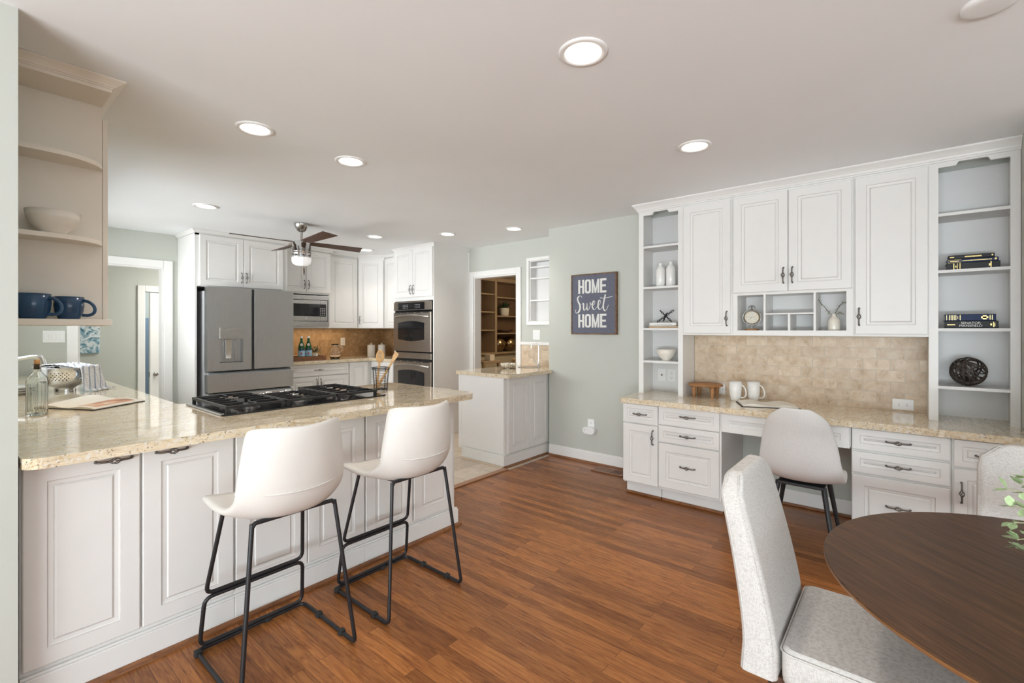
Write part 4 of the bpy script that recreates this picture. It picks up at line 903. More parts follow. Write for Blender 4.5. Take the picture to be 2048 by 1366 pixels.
# ================================================================== long sage wall
G = FW(4.17, 2.655, 1.302); W, HH = .515, .612
r = thing('wall_sign', 'slate blue framed wooden sign reading HOME Sweet HOME', 'sign', G(W/2, HH/2, 0))
mb = MB(); t = .012
for a in ((0, t, 0, HH), (W-t, W, 0, HH), (t, W-t, 0, t), (t, W-t, HH-t, HH)): mb.fbox(G, a[0], a[1], a[2], a[3], 0, .038)
mb.obj('frame', 'signwood', r, bevel=.0015); MB().fbox(G, t, W-t, t, HH-t, .004, .032).obj('board', 'signblue', r)
def block_word(mb, x0, x1, y0, y1, c0, c1):
    """condensed heavy capitals H O M E in the box"""
    w = (x1-x0-.026)/4.25; s = w*.33; x = x0; h = y1-y0
    mb.fbox(G, x, x+s, y0, y1, c0, c1).fbox(G, x+w-s, x+w, y0, y1, c0, c1).fbox(G, x+s, x+w-s, y0+h*.43, y0+h*.57, c0, c1); x += w+.009
    o = rrect(x, x+w, y0, y1, w*.36, 6); i = rrect(x+s, x+w-s, y0+s*.8, y1-s*.8, (w-2*s)*.45, 6)
    mb.rings([[G(a, b, c0) for a, b in o], [G(a, b, c1) for a, b in o], [G(a, b, c1) for a, b in i], [G(a, b, c0) for a, b in i]], 0, False, closed=True); x += w+.009
    wm = w*1.25; mb.fbox(G, x, x+s*.9, y0, y1, c0, c1).fbox(G, x+wm-s*.9, x+wm, y0, y1, c0, c1)
    m = x+wm/2; mb.prism(G, [(x+s*.9, y1), (x+s*.9, y1-h*.42), (m-s*.36, y0), (m, y0), (m, y0+h*.30)], c0, c1); mb.prism(G, [(x+wm-s*.9, y1), (m, y0+h*.30), (m, y0), (m+s*.36, y0), (x+wm-s*.9, y1-h*.42)], c0, c1); x += wm+.009
    mb.fbox(G, x, x+s, y0, y1, c0, c1)
    for b0, b1, k in ((y0, y0+h*.15, 1), (y0+h*.43, y0+h*.57, .92), (y1-h*.15, y1, 1)): mb.fbox(G, x+s, x+w*k, b0, b1, c0, c1)
for y0_, y1_ in ((.415, .555), (.070, .205)): mb = MB(); block_word(mb, .085, .405, y0_, y1_, .032, .0335); mb.obj('block_lettering', 'signwhite', r, 'white block capitals')
# brush script: stroke centre lines in sign units (0..1 across the word box)
ST = [[(.17, .93), (.15, 1.02), (.09, 1.02), (.05, .86), (.075, .66), (.115, .46), (.115, .22), (.07, .02), (.02, -.02), (-.01, .1), (.01, .2)],
      [(.17, .48), (.20, .58), (.22, .50), (.215, .30), (.235, .14), (.27, .20), (.30, .42), (.31, .56), (.305, .30), (.33, .15), (.37, .24), (.405, .48), (.415, .60), (.405, .52), (.44, .46)],
      [(.44, .38), (.50, .46), (.525, .60), (.50, .70), (.465, .56), (.46, .32), (.50, .16), (.56, .26), (.60, .40)],
      [(.59, .38), (.645, .46), (.672, .62), (.65, .73), (.615, .60), (.608, .34), (.65, .16), (.705, .26), (.745, .42)],
      [(.80, 1.05), (.77, .75), (.745, .40), (.76, .14), (.80, .08), (.85, .24), (.875, .42)], [(.66, .86), (.75, .83), (.85, .855), (.95, .90), (.985, .93)]]
mb = MB()
for q, st in enumerate(ST):
    P = [(.055+.435*a*.98, .222+.165*b) for a, b in st]; D = []
    for k in range(len(P)-1):
        p0, p1, p2, p3 = P[max(k-1, 0)], P[k], P[k+1], P[min(k+2, len(P)-1)]
        for j in range(6):
            t = j/6; D.append(tuple(.5*((2*p1[i])+(-p0[i]+p2[i])*t+(2*p0[i]-5*p1[i]+4*p2[i]-p3[i])*t*t+(-p0[i]+3*p1[i]-3*p2[i]+p3[i])*t**3) for i in (0, 1)))
    D.append(P[-1]); Lf = []; Rt = []
    for k, p in enumerate(D):
        a, b = D[max(k-1, 0)], D[min(k+1, len(D)-1)]; tx, ty = b[0]-a[0], b[1]-a[1]; ln = math.hypot(tx, ty) or 1; tx, ty = tx/ln, ty/ln
        wd = .0026+.0050*max(0, -ty)**1.2; 
        if q == 0 and 4*6 <= k <= 7*6: wd += .002
        Lf.append((p[0]-ty*wd, p[1]+tx*wd)); Rt.append((p[0]+ty*wd, p[1]-tx*wd))
    cz = .0333+.0001*q
    for k in range(len(D)-1): mb.add([G(*Rt[k], cz), G(*Rt[k+1], cz), G(*Lf[k+1], cz), G(*Lf[k], cz)], [(0, 1, 2, 3)])
mb.obj('script_lettering', 'signwhite', r, 'white brush script word')
plate('wall_outlet', FW(4.17, 2.475, .325), .075, .118, 'white outlet low on the sage wall above the baseboard', 'outlet', 1, 'outlet')
G2 = FW(4.17, 2.51, .30); r = thing('plug_in_device', 'white rounded plug-in device on the low wall outlet', 'plug-in device', G2(.06, .035, 0))
MB().prism(G2, [(.065+.066*math.copysign(abs(math.cos(t))**.75, math.cos(t)), .034+.036*math.copysign(abs(math.sin(t))**.75, math.sin(t))) for t in [2*pi*k/40 for k in range(40)]], .010, .048).obj('housing', 'plastic', r, bevel=.010, seg=4)
MB().prism(G2, [(.02+.004*math.cos(t), .038+.004*math.sin(t)) for t in [2*pi*k/12 for k in range(12)]], .048, .049).obj('indicator', 'darkslot', r)
r = thing('floor_register', 'brown wooden floor vent beside the desk cabinets', 'floor vent', (4.03, 2.15, 0))
mb = MB().box(3.945, 3.97, 1.99, 2.31, 0, .010).box(4.085, 4.11, 1.99, 2.31, 0, .010).box(3.97, 4.085, 1.99, 2.01, 0, .010).box(3.97, 4.085, 2.29, 2.31, 0, .010).box(3.97, 4.085, 2.13, 2.15, 0, .010)
for k in range(8): mb.box(3.97, 4.085, 2.018+.0145*k, 2.025+.0145*k, .002, .009); mb.box(3.97, 4.085, 2.158+.0165*k, 2.170+.0165*k, .002, .009)
mb.obj('grille', 'shoe', r); MB().box(3.97, 4.085, 2.01, 2.29, .0004, .0015).obj('duct', 'darkslot', r)

# ================================================================== desk wall: base units
DX, DT = 3.575, .797
def deskbase(label, y1, y0, fronts, toe=True, z0=.105):
    r = thing('desk_cabinet', label, 'cabinet', (3.87, (y0+y1)/2, 0), 'desk base cabinets')
    MB().box(DX, 4.153, y0, y1, z0, .756).obj('carcass', 'white', r, bevel=.001)
    MB().box(3.632, 4.153, y0+.002, y1-.002, .02, z0).obj('toe_kick', 'white', r); MB().box(3.615, 3.632, y0+.002, y1-.002, 0, .022).obj('shoe_moulding', 'shoe', r, bevel=.006)
    F = FW(DX, 0, 0)
    for nm, a, b, zz0, zz1, fr, h, v in fronts: door(r, F, -a, zz0, -b, zz1, nm, fr, h and (-h[0], h[1]), v)
    return r
deskbase('slim white desk cabinet with a drawer over a door at the sage wall end', 1.782, 1.4825, [('drawer', 1.780, 1.486, .598, .750, .035, (1.632, .674), False), ('door', 1.780, 1.486, .118, .590, .055, (1.522, .50), True)])
deskbase('white three-drawer desk cabinet on the window side of the knee space', 1.4815, 1.016, [('drawer', 1.479, 1.026, .613, .753, .04, (1.253, .692), False), ('drawer', 1.479, 1.026, .478, .607, .04, (1.253, .545), False), ('drawer', 1.479, 1.026, .127, .470, .06, (1.253, .312), False)])
deskbase('white three-drawer desk cabinet behind the round dining table', .253, -.1985, [('drawer', .250, -.193, .623, .751, .04, (.03, .69), False), ('drawer', .250, -.193, .482, .610, .04, (.03, .548), False), ('drawer', .250, -.193, .118, .468, .06, (.03, .31), False)])
deskbase('white desk cabinet with drawer over door behind the upholstered chair', -.1995, -.502, [('drawer', -.207, -.498, .600, .749, .035, (-.350, .672), False), ('door', -.207, -.498, .118, .588, .055, (-.238, .46), True)])
r = thing('pencil_drawer', 'shallow white drawer box spanning the desk knee space', 'drawer', (3.8, .635, .62))
MB().box(DX, 4.10, .256, 1.014, .625, .756).obj('carcass', 'white', r); door(r, FW(DX, 0, 0), -1.012, .618, -.262, .752, 'front', .045)
slab('desk_countertop', corner(3.565, 1.77, .04, 180, 90, 6)+[(4.153, 1.81), (4.153, -.503), (3.525, -.503)], .757, DT, 'long granite desk top beneath the white wall cabinets', 'countertop', .013)

# ------------------------------------------------------------------ desk wall: hutch
UX = 3.88
def openunit(label, y1, y0, p1, p0, shelves, notch):
    """open shelf tower from the counter to the crown; p1/p0 are the inner edges of the posts"""
    r = thing('open_shelf_unit', label, 'shelves', (4.0, (y0+y1)/2, DT), 'open shelf towers of the hutch')
    MB().box(UX, 4.150, y1-.018, y1, DT, 2.372).box(UX, 4.150, y0, y0+.018, DT, 2.372).obj('side_panel', 'white', r)
    MB().box(UX, UX+.019, p1, y1-.018, DT, 2.372).box(UX, UX+.019, y0+.018, p0, DT, 2.372).obj('post', 'white', r)
    MB().box(4.140, 4.152, y0+.018, y1-.018, DT, 2.372).obj('back_panel', 'white_in', r)
    F = FW(UX+.019, 0, 0); a, b = -p1, -p0; n0, n1 = a+(b-a)*.26, a+(b-a)*.74
    MB().prism(F, [(a, 2.372), (a, 2.341), (n0, 2.341), (n0+.008, 2.358), (n0+.014, 2.363), (n1-.014, 2.363), (n1-.008, 2.358), (n1, 2.341), (b, 2.341), (b, 2.372)], 0, .019).obj('valance', 'white', r)
    for z in shelves: MB().box(UX+.004, 4.139, y0+.019, y1-.019, z-.018, z).obj('shelf', 'white_in', r)
    return r
openunit('narrow open shelf tower at the sage wall end of the hutch', 1.792, 1.405, 1.749, 1.445, (2.075, 1.722, 1.366, 1.084), 0)
openunit('wider open shelf tower at the crown end above the dining chair', -.1135, -.5025, -.157, -.462, (2.062, 1.716, 1.361, 1.009), 0)
UB = 1.308
def upper(label, y1, y0):
    r = thing('hutch_cabinet', label, 'cabinet', (4.0, (y0+y1)/2, UB), 'closed wall cabinets of the hutch')
    MB().box(UX, 4.150, y0, y1, UB, 2.372).obj('carcass', 'white', r); return r
F = FW(UX, 0, 0)
r = upper('tall single-door hutch cabinet beside the narrow shelf tower', 1.4045, 1.021); door(r, F, -1.397, 1.323, -1.032, 2.357, 'door', .058, (-1.057, 1.438))
r = upper('tall single-door hutch cabinet beside the wider shelf tower', .2615, -.113); door(r, F, -.254, 1.323, .110, 2.357, 'door', .058, (-.232, 1.438))
r = thing('hutch_cabinet', 'double-door hutch cabinet over a row of open cubbies', 'cabinet', (4.0, .64, UB), 'closed wall cabinets of the hutch')
y1, y0 = 1.020, .2625
MB().box(UX, 4.150, y0, y1, 1.612, 2.372).box(UX, 4.150, y0, .303, UB, 1.612).box(UX, 4.150, .986, y1, UB, 1.612).box(UX, 4.150, .303, .986, UB, 1.346).obj('carcass', 'white', r)
MB().box(4.138, 4.149, .303, .986, 1.346, 1.612).obj('cubby_back', 'white_in', r)
for y in (.800, .4845): MB().box(UX+.002, 4.137, y-.007, y+.007, 1.346, 1.612).obj('divider', 'white', r)
MB().box(UX+.002, 4.137, .634, .648, 1.346, 1.463).obj('divider', 'white', r); MB().box(UX+.002, 4.137, .4915, .793, 1.463, 1.473).obj('shelf', 'white', r)
door(r, F, -1.013, 1.631, -.6465, 2.357, 'door', .058, (-.672, 1.744)); door(r, F, -.6415, 1.631, -.271, 2.357, 'door', .058, (-.616, 1.744))
o = sweep(MB(), [(4.168, 1.792), (UX, 1.792), (UX, -.504)], [(a*.98, b*.93) for a, b in CROWN], 2.3725, 1).obj('crown_moulding', 'white'); tag(o, 'white crown moulding running along the top of the hutch', 'crown moulding')

# ------------------------------------------------------------------ things in the hutch
for y, h, l in ((1.645, .212, 'white bottle vase nearer the sage wall on the hutch shelf'), (1.552, .216, 'white bottle vase nearer the cabinet door on the hutch shelf')):
    tag(MB().lathe([(0, 0), (.036, 0), (.040, .006), (.040, h*.70), (.034, h*.80), (.017, h*.88), (.014, h*.93), (.019, h*.97), (.019, h), (.014, h), (.011, h*.93), (0, h*.9)], (4.0, y, 1.722), 32).obj('bottle_vase', 'ceramic'), l, 'vase', 'white bottle vases')
def book(label, y1, y0, z0, z1, mat, x0=3.925, x1=4.10, group='books', rot=0, spine=None, text=None, page='paper'):
    r = thing('book', label, 'book', (x0+.08, (y0+y1)/2, z0), group); rr = .004
    P = lambda d: MB().box
    MB().box(x0, x1, y0, y1, z0, z0+.003).box(x0, x1, y0, y1, z1-.003, z1).box(x0, x0+.004, y0, y1, z0, z1).obj('cover', mat, r, bevel=.001)
    MB().box(x0+.004, x1-.004, y0+.004, y1-.004, z0+.003, z1-.003).obj('page_block', page, r)
    G = FW(x0, y1, z0); h = z1-z0; mb = MB(); cov = [c for c in r.children if c.name.startswith('cover')] or None
    if spine:
        for (a, b, c0, c1) in spine: mb.fbox(G, a, b, c0*h, c1*h, .0003, .0010)
        mb.obj('spine_foil', 'gold' if mat != 'paperwhite' else 'fridgeside', r, 'foil marks on the spine')
    if text:
        for (s, a, b, sz, m) in text:
            cu = bpy.data.curves.new('spine_title', 'FONT'); cu.body = s; cu.size = sz; cu.extrude = .0002; cu.align_x = 'CENTER'; cu.align_y = 'CENTER'
            me = bpy.data.meshes.new_from_object(bpy.data.objects.new('spine_title', cu)); me.name = 'spine_title'; me.materials.clear(); me.materials.append(M[m])
            o = bpy.data.objects.new('spine_title', me); COL.objects.link(o); o.parent = r; o.matrix_parent_inverse = r.matrix_basis.inverted(); o.matrix_basis = G.mat @ Matrix.Translation((a, b*h, .0008)) @ Matrix.Scale(1.0, 4)
    return r
dash = lambda a, b, n_, c0=.35, c1=.62: [(a+(b-a)*k/n_, a+(b-a)*(k+.72)/n_, c0, c1) for k in range(n_)]
book('tan book under the white one on the narrow hutch shelf', 1.722, 1.463, 1.3662, 1.3832, 'tanbook', 3.93, 4.08, 'books under the chain ornament')
book('white book lying on the tan one under the black chain ornament', 1.72, 1.482, 1.3838, 1.413, 'paperwhite', 3.935, 4.08, 'books under the chain ornament', spine=dash(.05, .20, 16, .4, .55))
book('thick black book at the bottom of the upper stack', -.197, -.428, 1.7163, 1.758, 'ink', 3.93, 4.09, 'upper stack of books', spine=[(.030, .034, .02, .95), (.047, .049, .02, .95), (.058, .061, .02, .95), (.039, .0435, .35, .6), (.190, .194, .05, .95), (.183, .189, .35, .65)])
book('navy blue book in the middle of the upper stack', -.200, -.422, 1.7586, 1.7815, 'navy', 3.94, 4.09, 'upper stack of books', spine=[(.004, .062, .08, .12), (.004, .062, .86, .9), (.004, .0046, .08, .9), (.0614, .062, .08, .9), (.205, .214, .3, .75)]+dash(.012, .055, 9, .4, .6)+dash(.068, .195, 24, .4, .62))
book('slim black book with gold title on top of the upper stack', -.206, -.405, 1.782, 1.8055, 'ink', 3.935, 4.08, 'upper stack of books', spine=dash(.006, .026, 4, .38, .62)+dash(.072, .145, 13, .35, .65)+[(.186, .192, .35, .7)])
book('thick black book with large white title in the lower stack', -.188, -.420, 1.3614, 1.4055, 'ink', 3.93, 4.09, 'lower stack of books', text=[('SENATOR', .115, .70, .0195, 'signwhite'), ('MANSFIELD', .115, .32, .0195, 'signwhite')], spine=dash(.012, .048, 8, .42, .56)+[(.198, .205, .38, .62), (.210, .213, .15, .85), (.215, .218, .25, .7)])
book('dark blue book with gold bands on top of the lower stack', -.190, -.411, 1.406, 1.446, 'navy', 3.935, 4.09, 'lower stack of books', spine=[(a, a+.0028, .12, .88) for a in (.006, .018, .026, .033, .040, .047, .066)]+[(.056, .058, .3, .7), (.158, .188, .38, .64), (.165, .181, .2, .82), (.194, .197, .15, .85), (.203, .206, .15, .85)])
# chain-link cross ornament
c = Vector((4.0, 1.598, 1.4135)); r = thing('chain_ornament', 'black cross-shaped chain link ornament on the white book', 'ornament', tuple(c))
for n_, (a, b) in enumerate((((0, .075, .007), (0, -.068, .104)), ((0, -.052, .008), (0, .050, .104)), ((-.055, .0, .012), (.055, .01, .085)))):
    mb = MB(); a = c+Vector(a); b = c+Vector(b); u = (b-a).normalized(); s = u.orthogonal().normalized(); s2 = u.cross(s)
    for k in range(7):
        t = (k+.5)/7; p = a+(b-a)*t; L = (b-a).length/7*.78; e, g = (s, s2) if k % 2 else (s2, s); big = 1.25 if k in (0, 6) else 1
        mb.tube([tuple(p+u*L*.8*math.cos(q)+e*.0072*big*math.sin(q)) for q in [2*pi*j/12 for j in range(12)]], .0028, 6, 0, True)
    mb.obj('chain_bar', 'black', r)
bowl('bowl', (4.0, 1.592, 1.084), .083, .098, 'creamceramic', 'white footed bowl on the lowest narrow hutch shelf', .42)
plate('jack_plate', FW(4.140, 1.725, .885), .073, .112, 'white cable jack plate inside the narrow shelf tower', 'jack', 1, 'outlet'); plate('wall_outlet', FW(4.140, 1.635, .883), .073, .115, 'white outlet plate beside the cable jack in the shelf tower', 'outlet', 1, 'outlet')
plate('wall_outlet', FW(4.155, 1.225, .812), .073, .09, 'white outlet behind the wooden stand on the desk tile', 'outlet', 1, 'outlet', True); plate('wall_outlet', FW(4.155, .066, .808), .112, .073, 'white sideways outlet on the desk tile near the wider shelf tower', 'outlet', 1, 'outlet', True)
# woven orb
c = Vector((4.0, -.297, 1.009+.088)); r = thing('woven_orb', 'dark brown openwork woven ball on the hutch shelf', 'ornament', (4.0, -.297, 1.009)); mb = MB(); rq = random.Random(11)
for k in range(17):
    n_ = Vector((rq.gauss(0, 1), rq.gauss(0, 1), rq.gauss(0, 1))).normalized(); x = n_.orthogonal().normalized(); y = n_.cross(x); h = rq.uniform(-.5, .5)*.07; R = math.sqrt(.0835**2-h*h)
    mb.tube([tuple(c+n_*h+(x*math.cos(t)+y*math.sin(t))*R) for t in [2*pi*j/40 for j in range(40)]], .0040, 6, 0, True)
mb.obj('woven_strands', 'espresso', r)
# desk clock
c = (3.98, .908, 1.346); r = thing('desk_clock', 'round pocket-watch style clock in a ring on a wooden base', 'clock', c); G = FW(3.98, .908, 1.346)
MB().lathe([(0, 0), (.050, 0), (.050, .010), (.046, .013), (0, .013)], c, 32).obj('base', 'standwood', r)
MB().tube([G(0, .012, 0), G(0, .036, 0)], .005, 8).obj('post', 'nickel', r)
cy = .100; MB().tube([G(.0645*math.cos(t), cy+.0645*math.sin(t), 0) for t in [2*pi*k/40 for k in range(40)]], .0032, 8, 0, True).obj('ring', 'steel', r)
Fz = lambda a, b, z: G(a, cy+b, z)
hd = MB().lathe([(.049, -.012), (.052, -.008), (.052, .006), (.049, .010), (.047, .008), (.047, -.008), (0, -.008)], n=40, F=Fz); hd = hd.obj('case', 'brass', r)
dial = MB().lathe([(.047, .007), (.0, .0072)], n=40, F=Fz).obj('dial', 'clock', hd)
mb = MB()
for k in range(12): t = pi/6*k; mb.prism(lambda a, b, z: G(a, cy+b, z), [(.038*math.sin(t)-.001*math.cos(t), .038*math.cos(t)+.001*math.sin(t)), (.038*math.sin(t)+.001*math.cos(t), .038*math.cos(t)-.001*math.sin(t)), (.043*math.sin(t)+.001*math.cos(t), .043*math.cos(t)-.001*math.sin(t)), (.043*math.sin(t)-.001*math.cos(t), .043*math.cos(t)+.001*math.sin(t))], .0074, .0078)
for t, L, w_ in ((math.radians(222), .032, .0013), (math.radians(90), .036, .0008)): mb.prism(lambda a, b, z: G(a, cy+b, z), [(w_*math.cos(t), -w_*math.sin(t)), (-w_*math.cos(t), w_*math.sin(t)), (L*math.sin(t), L*math.cos(t))], .0078, .0082)
mb.obj('hands_and_marks', 'darkslot', dial)
MB().tube([G(.023*math.cos(t), .172+.019*math.sin(t), 0) for t in [pi*k/16 for k in range(17)]], .0028, 6).obj('bow', 'pewter', r); MB().tube([G(0, .155, 0), G(0, .19, 0)], .005, 8).obj('crown_stem', 'pewter', r)
# small vase with dry sprigs
c = (3.985, .382, 1.346); r = thing('bud_vase', 'beige ceramic jar vase holding dry budding twigs', 'vase', c)
MB().lathe([(0, 0), (.036, 0), (.038, .008), (.037, .07), (.028, .088), (.0155, .098), (.0155, .115), (.018, .118), (.014, .118), (.012, .098), (0, .09)], c, 32).obj('body', 'creamceramic', r)
tw = MB(); lf = MB(); rq = random.Random(5)
for pts in ([(0, 0, .10), (.008, .03, .125), (.02, .055, .165), (.03, .085, .20), (.035, .098, .232)], [(0, 0, .10), (-.01, -.02, .15), (-.015, -.045, .185), (-.012, -.066, .20)], [(0, 0, .10), (-.02, -.03, .125), (-.03, -.062, .112)]):
    P = [Vector(c)+Vector(p) for p in pts]; tw.tube([tuple(p) for p in P], .0018, 6)
    for k in range(len(P)-1):
        for j in range(9):
            p = P[k].lerp(P[k+1], rq.random()); d = Vector((rq.uniform(-1, .6), rq.uniform(-1, 1), rq.uniform(-.6, 1))); leaf(lf, p+d*.006, d, rq.uniform(.010, .02), .006)
tw.obj('twigs', 'twig', r); lf.obj('buds', 'dryleaf', r)
# wooden footed stand
c = (4.0, 1.262, DT); r = thing('cake_stand', 'round wooden pedestal stand with a beaded rim on four legs', 'stand', c)
MB().lathe([(0, .092), (.118, .092), (.128, .098), (.128, .106), (.120, .112), (0, .113)], c, 48).obj('top', 'standwood', r)
mb = MB()
for k in range(56): a = 2*pi*k/56; mb.ball((c[0]+.128*math.cos(a), c[1]+.128*math.sin(a), c[2]+.099), .0068, 8)
mb.obj('beaded_rim', 'standwood', r)
for sx in (-1, 1):
    for sy in (-1, 1): MB().lathe([(.012, 0), (.012, .01), (.017, .06), (.021, .093), (0, .093)], (c[0]+.062*sx, c[1]+.072*sy, c[2]), 16).obj('leg', 'standwood', r)
mug('mug', (3.955, 1.02, DT), .047, .148, 'ceramic', -pi/2-.25, 'tall white mug nearest the wooden stand on the desk', 'white mugs', [(.66, 0), (.72, .04), (.90, .3), (.98, .6), (.96, 1)], .005, .040)
mug('mug', (4.02, .905, DT), .047, .148, 'ceramic', -pi/2-.25, 'tall white mug farther from the wooden stand on the desk', 'white mugs', [(.66, 0), (.72, .04), (.90, .3), (.98, .6), (.96, 1)], .005, .040)
openbook('notebook', 'dark-covered open notebook lying on the desk top', (3.875, .985), (3.665, .895), (3.80, .565), (4.01, .65), DT, .014, 'ink', 'paper', None, .010)

# ================================================================== seating and table
def gridshell(rows, name, mat, parent, thick, sub=2, label=None):
    mb = MB(); n = len(rows[0]); vs = [v for r_ in rows for v in r_]
    mb.add(vs, [(k*n+j, k*n+j+1, (k+1)*n+j+1, (k+1)*n+j) for k in range(len(rows)-1) for j in range(n-1)], 0, True)
    o = mb.obj(name, mat, parent, label); s = o.modifiers.new('t', 'SOLIDIFY'); s.thickness = thick; s.offset = 0
    b = o.modifiers.new('s', 'SUBSURF'); b.levels = b.render_levels = sub; return o
def stool(cx, cy, label):
    r = thing('bar_stool', label, 'bar stool', (cx, cy, 0), 'white leather bar stools')
    prof = [(.200, .622, .210), (.190, .640, .226), (.12, .638, .228), (.03, .630, .228), (-.07, .620, .226), (-.145, .622, .222), (-.205, .655, .222), (-.240, .725, .226), (-.252, .81, .220), (-.260, .90, .206), (-.262, .962, .194), (-.261, .985, .180)]
    rows = []
    for k, (y, z, hw) in enumerate(prof):
        back = max(0, min(1, (k-4.2)/3)); row = []
        for j in range(11):
            s = -1+2*j/10; a = abs(s)
            x = hw*s; wrap = back*(.105*a**2.3); lift = (1-back)*.020*a**3+(.062*a**3.2 if k in (5, 6) else .026*a**3 if k in (4, 7) else 0)
            zz = z+lift+(.010*a**2*back if k >= 9 else 0)-(.026*a**6 if k >= 11 else 0)
            row.append((cx+x*(1-.05*back*a), cy+y+wrap, zz))
        rows.append(row)
    sh = gridshell(rows, 'seat_shell', 'leather', r, .034)
    pr = []
    for j in range(11):
        a = abs(-1+2*j/10); y, z, hw = -.222, .735, .228; pr.append((cx+hw*(-1+2*j/10)*(1-.05*a)*1.0, cy+y-.018+.105*a**2.3-.020*(1-.35*a), z+.012*a**3))
    MB().tube(pr, .0032, 6).obj('piping', 'leather', sh)
    q = .0085; W = .228
    L = [(-.165, -.17, .628), (-W, -.232, .011), (-W, .232, .011), (W, .232, .011), (W, -.232, .011), (.165, -.17, .628)]
    P = lambda l: [(cx+x, cy+y, z) for x, y, z in l]
    MB().tube(fillet(P(L), .03), q, 10).obj('sled_frame', 'black', r)
    MB().tube(fillet(P([(-.165, -.172, .615), (-.155, -.17, .628), (.155, -.17, .628), (.165, -.172, .615)]), .01), q, 10).obj('rear_bar', 'black', r)
    MB().tube(fillet(P([(-.165, .11, .615), (-.205, .195, .252), (.205, .195, .252), (.165, .11, .615)]), .035), q, 10).obj('footrest', 'black', r)
    MB().tube(fillet(P([(-.207, .197, .235), (.207, .197, .235), (.218, .225, .029), (-.218, .225, .029)]), .035, True), q, 10, 0, True).obj('front_loop', 'black', r)
    MB().box(cx-.11, cx+.11, cy-.12, cy+.10, .600, .611).obj('seat_plate', 'black', r, bevel=.004)
    for x, y in ((-W, .21), (-W, -.12), (W, .08), (W, -.12)): MB().box(cx+x-.013, cx+x+.013, cy+y-.013, cy+y+.013, 0, .024).obj('foot_pad', 'rubber', r, bevel=.003)
    MB().box(cx+.06-.013, cx+.06+.013, cy+.232-.012, cy+.232+.012, 0, .024).obj('foot_pad', 'rubber', r, bevel=.003)
    return r
st = stool(.890, 2.040, 'white leather bar stool nearer the camera at the peninsula'); dup(st, (1.512, 2.035, 0), 'white leather bar stool farther from the camera near the peninsula end')

# round walnut table
tc = (1.650, -.396); r = thing('dining_table', 'round dark walnut dining table', 'table', (*tc, 0))
MB().lathe([(.545, .708), (.572, .728), (.576, .734), (.576, .7375), (.573, .740), (0, .740)], (*tc, 0), 96, 0, False).obj('tabletop', 'table', r)
MB().lathe([(.53, .700), (.545, .708), (.5745, .729), (.5762, .733), (.5762, .7365)], (*tc, 0), 96).obj('edge_lit', 'tableedge_lit', r, 'bevelled edge of the same wood, toned as lit')
MB().lathe([(0, .66), (.30, .66), (.32, .70), (0, .704)], (*tc, 0), 40).obj('apron', 'walnutdark', r)
for k in range(4):
    a = pi/4+pi/2*k; u = Vector((math.cos(a), math.sin(a), 0)); p0 = Vector((*tc, .68))+u*.24; p1 = Vector((*tc, 0))+u*.40; MB().tube([tuple(p0), tuple(p1)], [.026, .014], 16).obj('leg', 'walnutdark', r)

# upholstered dining chairs
def dining(cx, cy, label):
    r = thing('dining_chair', label, 'dining chair', (cx, cy, 0), 'upholstered dining chairs')
    R = []
    for z, g in ((.372, .012), (.378, .002), (.40, 0), (.455, 0), (.468, .003), (.474, .012)): R.append([(cx+x, cy+y, z) for x, y in rrect(-.222+g, .222-g, -.232+g, .245-g, .03-.4*g, 4)])
    R[-1] = R[-1]; mb = MB().rings(R)
    o = mb.obj('seat', 'linen', r)
    MB().tube([(cx+x, cy+y, .464) for x, y in rrect(-.2235, .2235, -.2335, .2465, .03, 4)], .0028, 6, 0, True).obj('seat_piping', 'linen', o)
    R = []; N = 15
    for k in range(N):
        t = k/(N-1); z = .372+.528*t
        lean = .018+.105*max(0, (z-.45)/.45)**1.25 if z > .45 else .018
        th = .098-.035*t; hw = .222-.018*t
        d = (z-.825)/.075
        if d > 0: hw -= .055*(1-math.sqrt(max(0, 1-d*d))); th *= (1-.12*d**3)
        R.append([(cx+x, cy+.235+lean+y, z) for x, y in rrect(-hw, hw, 0, th, .022*(1 if d < 0 else 1-.3*d), 4)])
    top = R[-1]; mx = sum(p[0] for p in top)/len(top); my = sum(p[1] for p in top)/len(top)
    R.append([(mx+(p[0]-mx)*.93, my+(p[1]-my)*.86, .908) for p in top]); R.append([(mx+(p[0]-mx)*.80, my+(p[1]-my)*.55, .9135) for p in top])
    b = MB().rings(R).obj('backrest', 'linen', r)
    for fr in (0, 1):
        pts = []
        for sgn in (-1, 1):
            seq = range(N) if sgn < 0 else range(N-1, -1, -1)
            for k in seq:
                rr = R[k]; xs = [p[0] for p in rr]; ys = [p[1] for p in rr]; pts.append((cx+(max(xs)-cx)*sgn*(.985), (min(ys)+.012) if fr == 0 else (max(ys)-.012), rr[0][2]+(.006 if k == N-1 else 0)))
        MB().tube(pts, .0026, 6).obj('back_piping', 'linen', b)
    for sx in (-1, 1):
        for sy, y0, y1 in ((-1, -.185, -.195), (1, .255, .305)): MB().tube([(cx+sx*.178, cy+y0, .38), (cx+sx*.195, cy+y1, 0)], [.024, .014], 16).obj('leg', 'walnutdark', r, 'turned dark wood leg')
    return r
ch = dining(1.693, .020, 'oatmeal upholstered dining chair with its back nearest the camera'); dup(ch, (2.215, -.425, 0), 'oatmeal upholstered dining chair between the round table and the desk drawers', -pi/2)

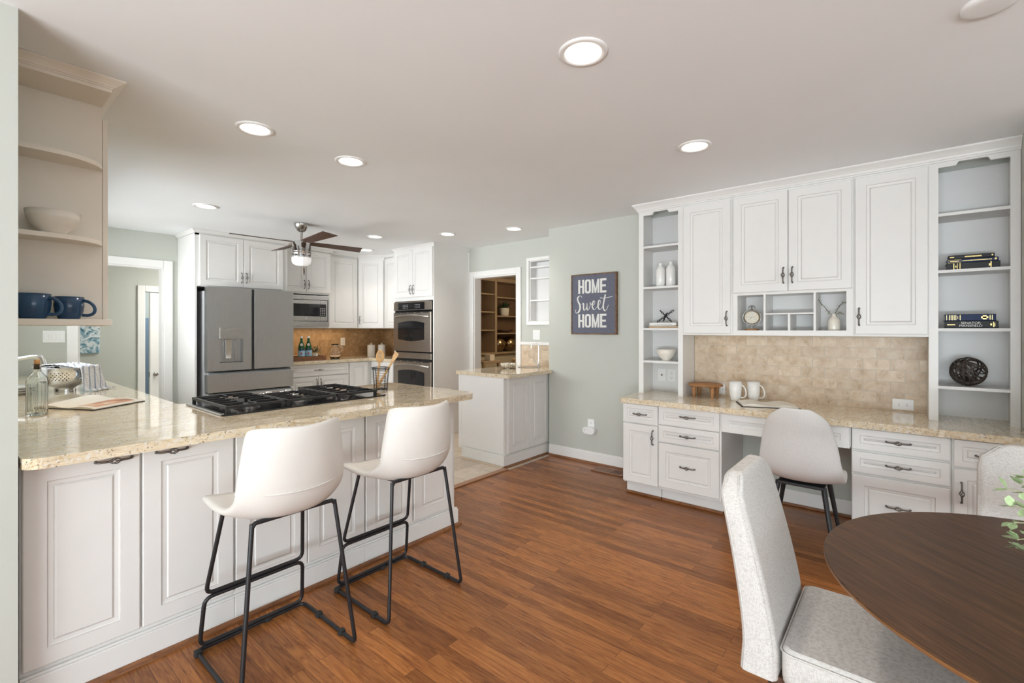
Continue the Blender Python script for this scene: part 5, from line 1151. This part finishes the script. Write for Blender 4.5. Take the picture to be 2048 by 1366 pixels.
# desk chair
cx, cy = 3.345, .475; r = thing('desk_chair', 'light grey shell desk chair with thin black legs at the knee space', 'desk chair', (cx, cy, 0))
prof = [(.225, .445, .19), (.20, .466, .205), (.08, .462, .215), (-.04, .458, .218), (-.13, .472, .216), (-.19, .515, .212), (-.225, .58, .206), (-.248, .66, .196), (-.262, .74, .182), (-.274, .81, .166), (-.283, .868, .148), (-.287, .900, .126), (-.287, .908, .106)]
rows = []
for k, (x, z, hw) in enumerate(prof):
    back = max(0, min(1, (k-3.5)/3)); row = []
    top = max(0, (k-7)/5)
    for j in range(13):
        s = -1+2*j/12; a = abs(s); row.append((cx+x+back*.075*a**2.2, cy+hw*s, z+(1-back)*.012*a**2.5-.085*top**1.6*a**3+(.05*a**3 if k in (4, 5) else 0)))
    rows.append(row)
gridshell(rows, 'shell', 'fabricwhite', r, .036)
MB().box(cx-.13, cx+.13, cy-.12, cy+.12, .425, .443).obj('seat_plate', 'black', r, bevel=.005)
for sx, fx in ((-1, -.185), (1, .17)):
    for sy in (-1, 1): MB().tube([(cx+.11*sx, cy+sy*.115, .44), (cx+fx, cy+sy*.185, 0)], [.015, .009], 12).obj('leg', 'black', r)

# eucalyptus on the table
c = (1.73, -.43, .740); r = thing('table_plant', 'green eucalyptus arrangement at the edge of the round table', 'plant', c)
MB().lathe([(0, 0), (.06, 0), (.07, .05), (.062, .11), (.055, .11), (.06, .05), (0, .01)], c, 32).obj('pot', 'ceramic', r)
tw = MB(); lf = MB(); rq = random.Random(21); base = Vector(c)+Vector((0, 0, .09))
ends = [(-.03, .20, -.02), (.02, .215, .03), (.0, .225, .075), (.04, .225, .11), (-.08, .175, .0), (.07, .20, .12), (.02, .19, .15), (-.02, .215, .0), (.03, .205, -.03), (-.10, .02, .2), (.12, -.05, .2), (-.05, -.16, .15), (.1, -.15, .1), (.16, .05, .1), (-.17, .05, .12), (.0, 0, .28), (.08, .12, .24)]
for e in ends:
    e = Vector(e); e = base+e; mid = base+(e-base)*.5+Vector((0, 0, .05)); P = [base, mid, e]
    C = [base*(1-t)**2+mid*2*t*(1-t)+e*t*t for t in [k/8 for k in range(9)]]; tw.tube([tuple(p) for p in C], .0016, 5)
    for k in range(3, 9):
        for q in range(3):
            u = (C[k]-C[k-1]).normalized(); d = Vector((rq.uniform(-1, 1), rq.uniform(-1, 1), rq.uniform(-.7, 1)))+u*.5; leaf(lf, C[k], d, rq.uniform(.024, .036), rq.uniform(.017, .024))
tw.obj('stems', 'dryleaf', r); lf.obj('foliage', 'leaf', r)
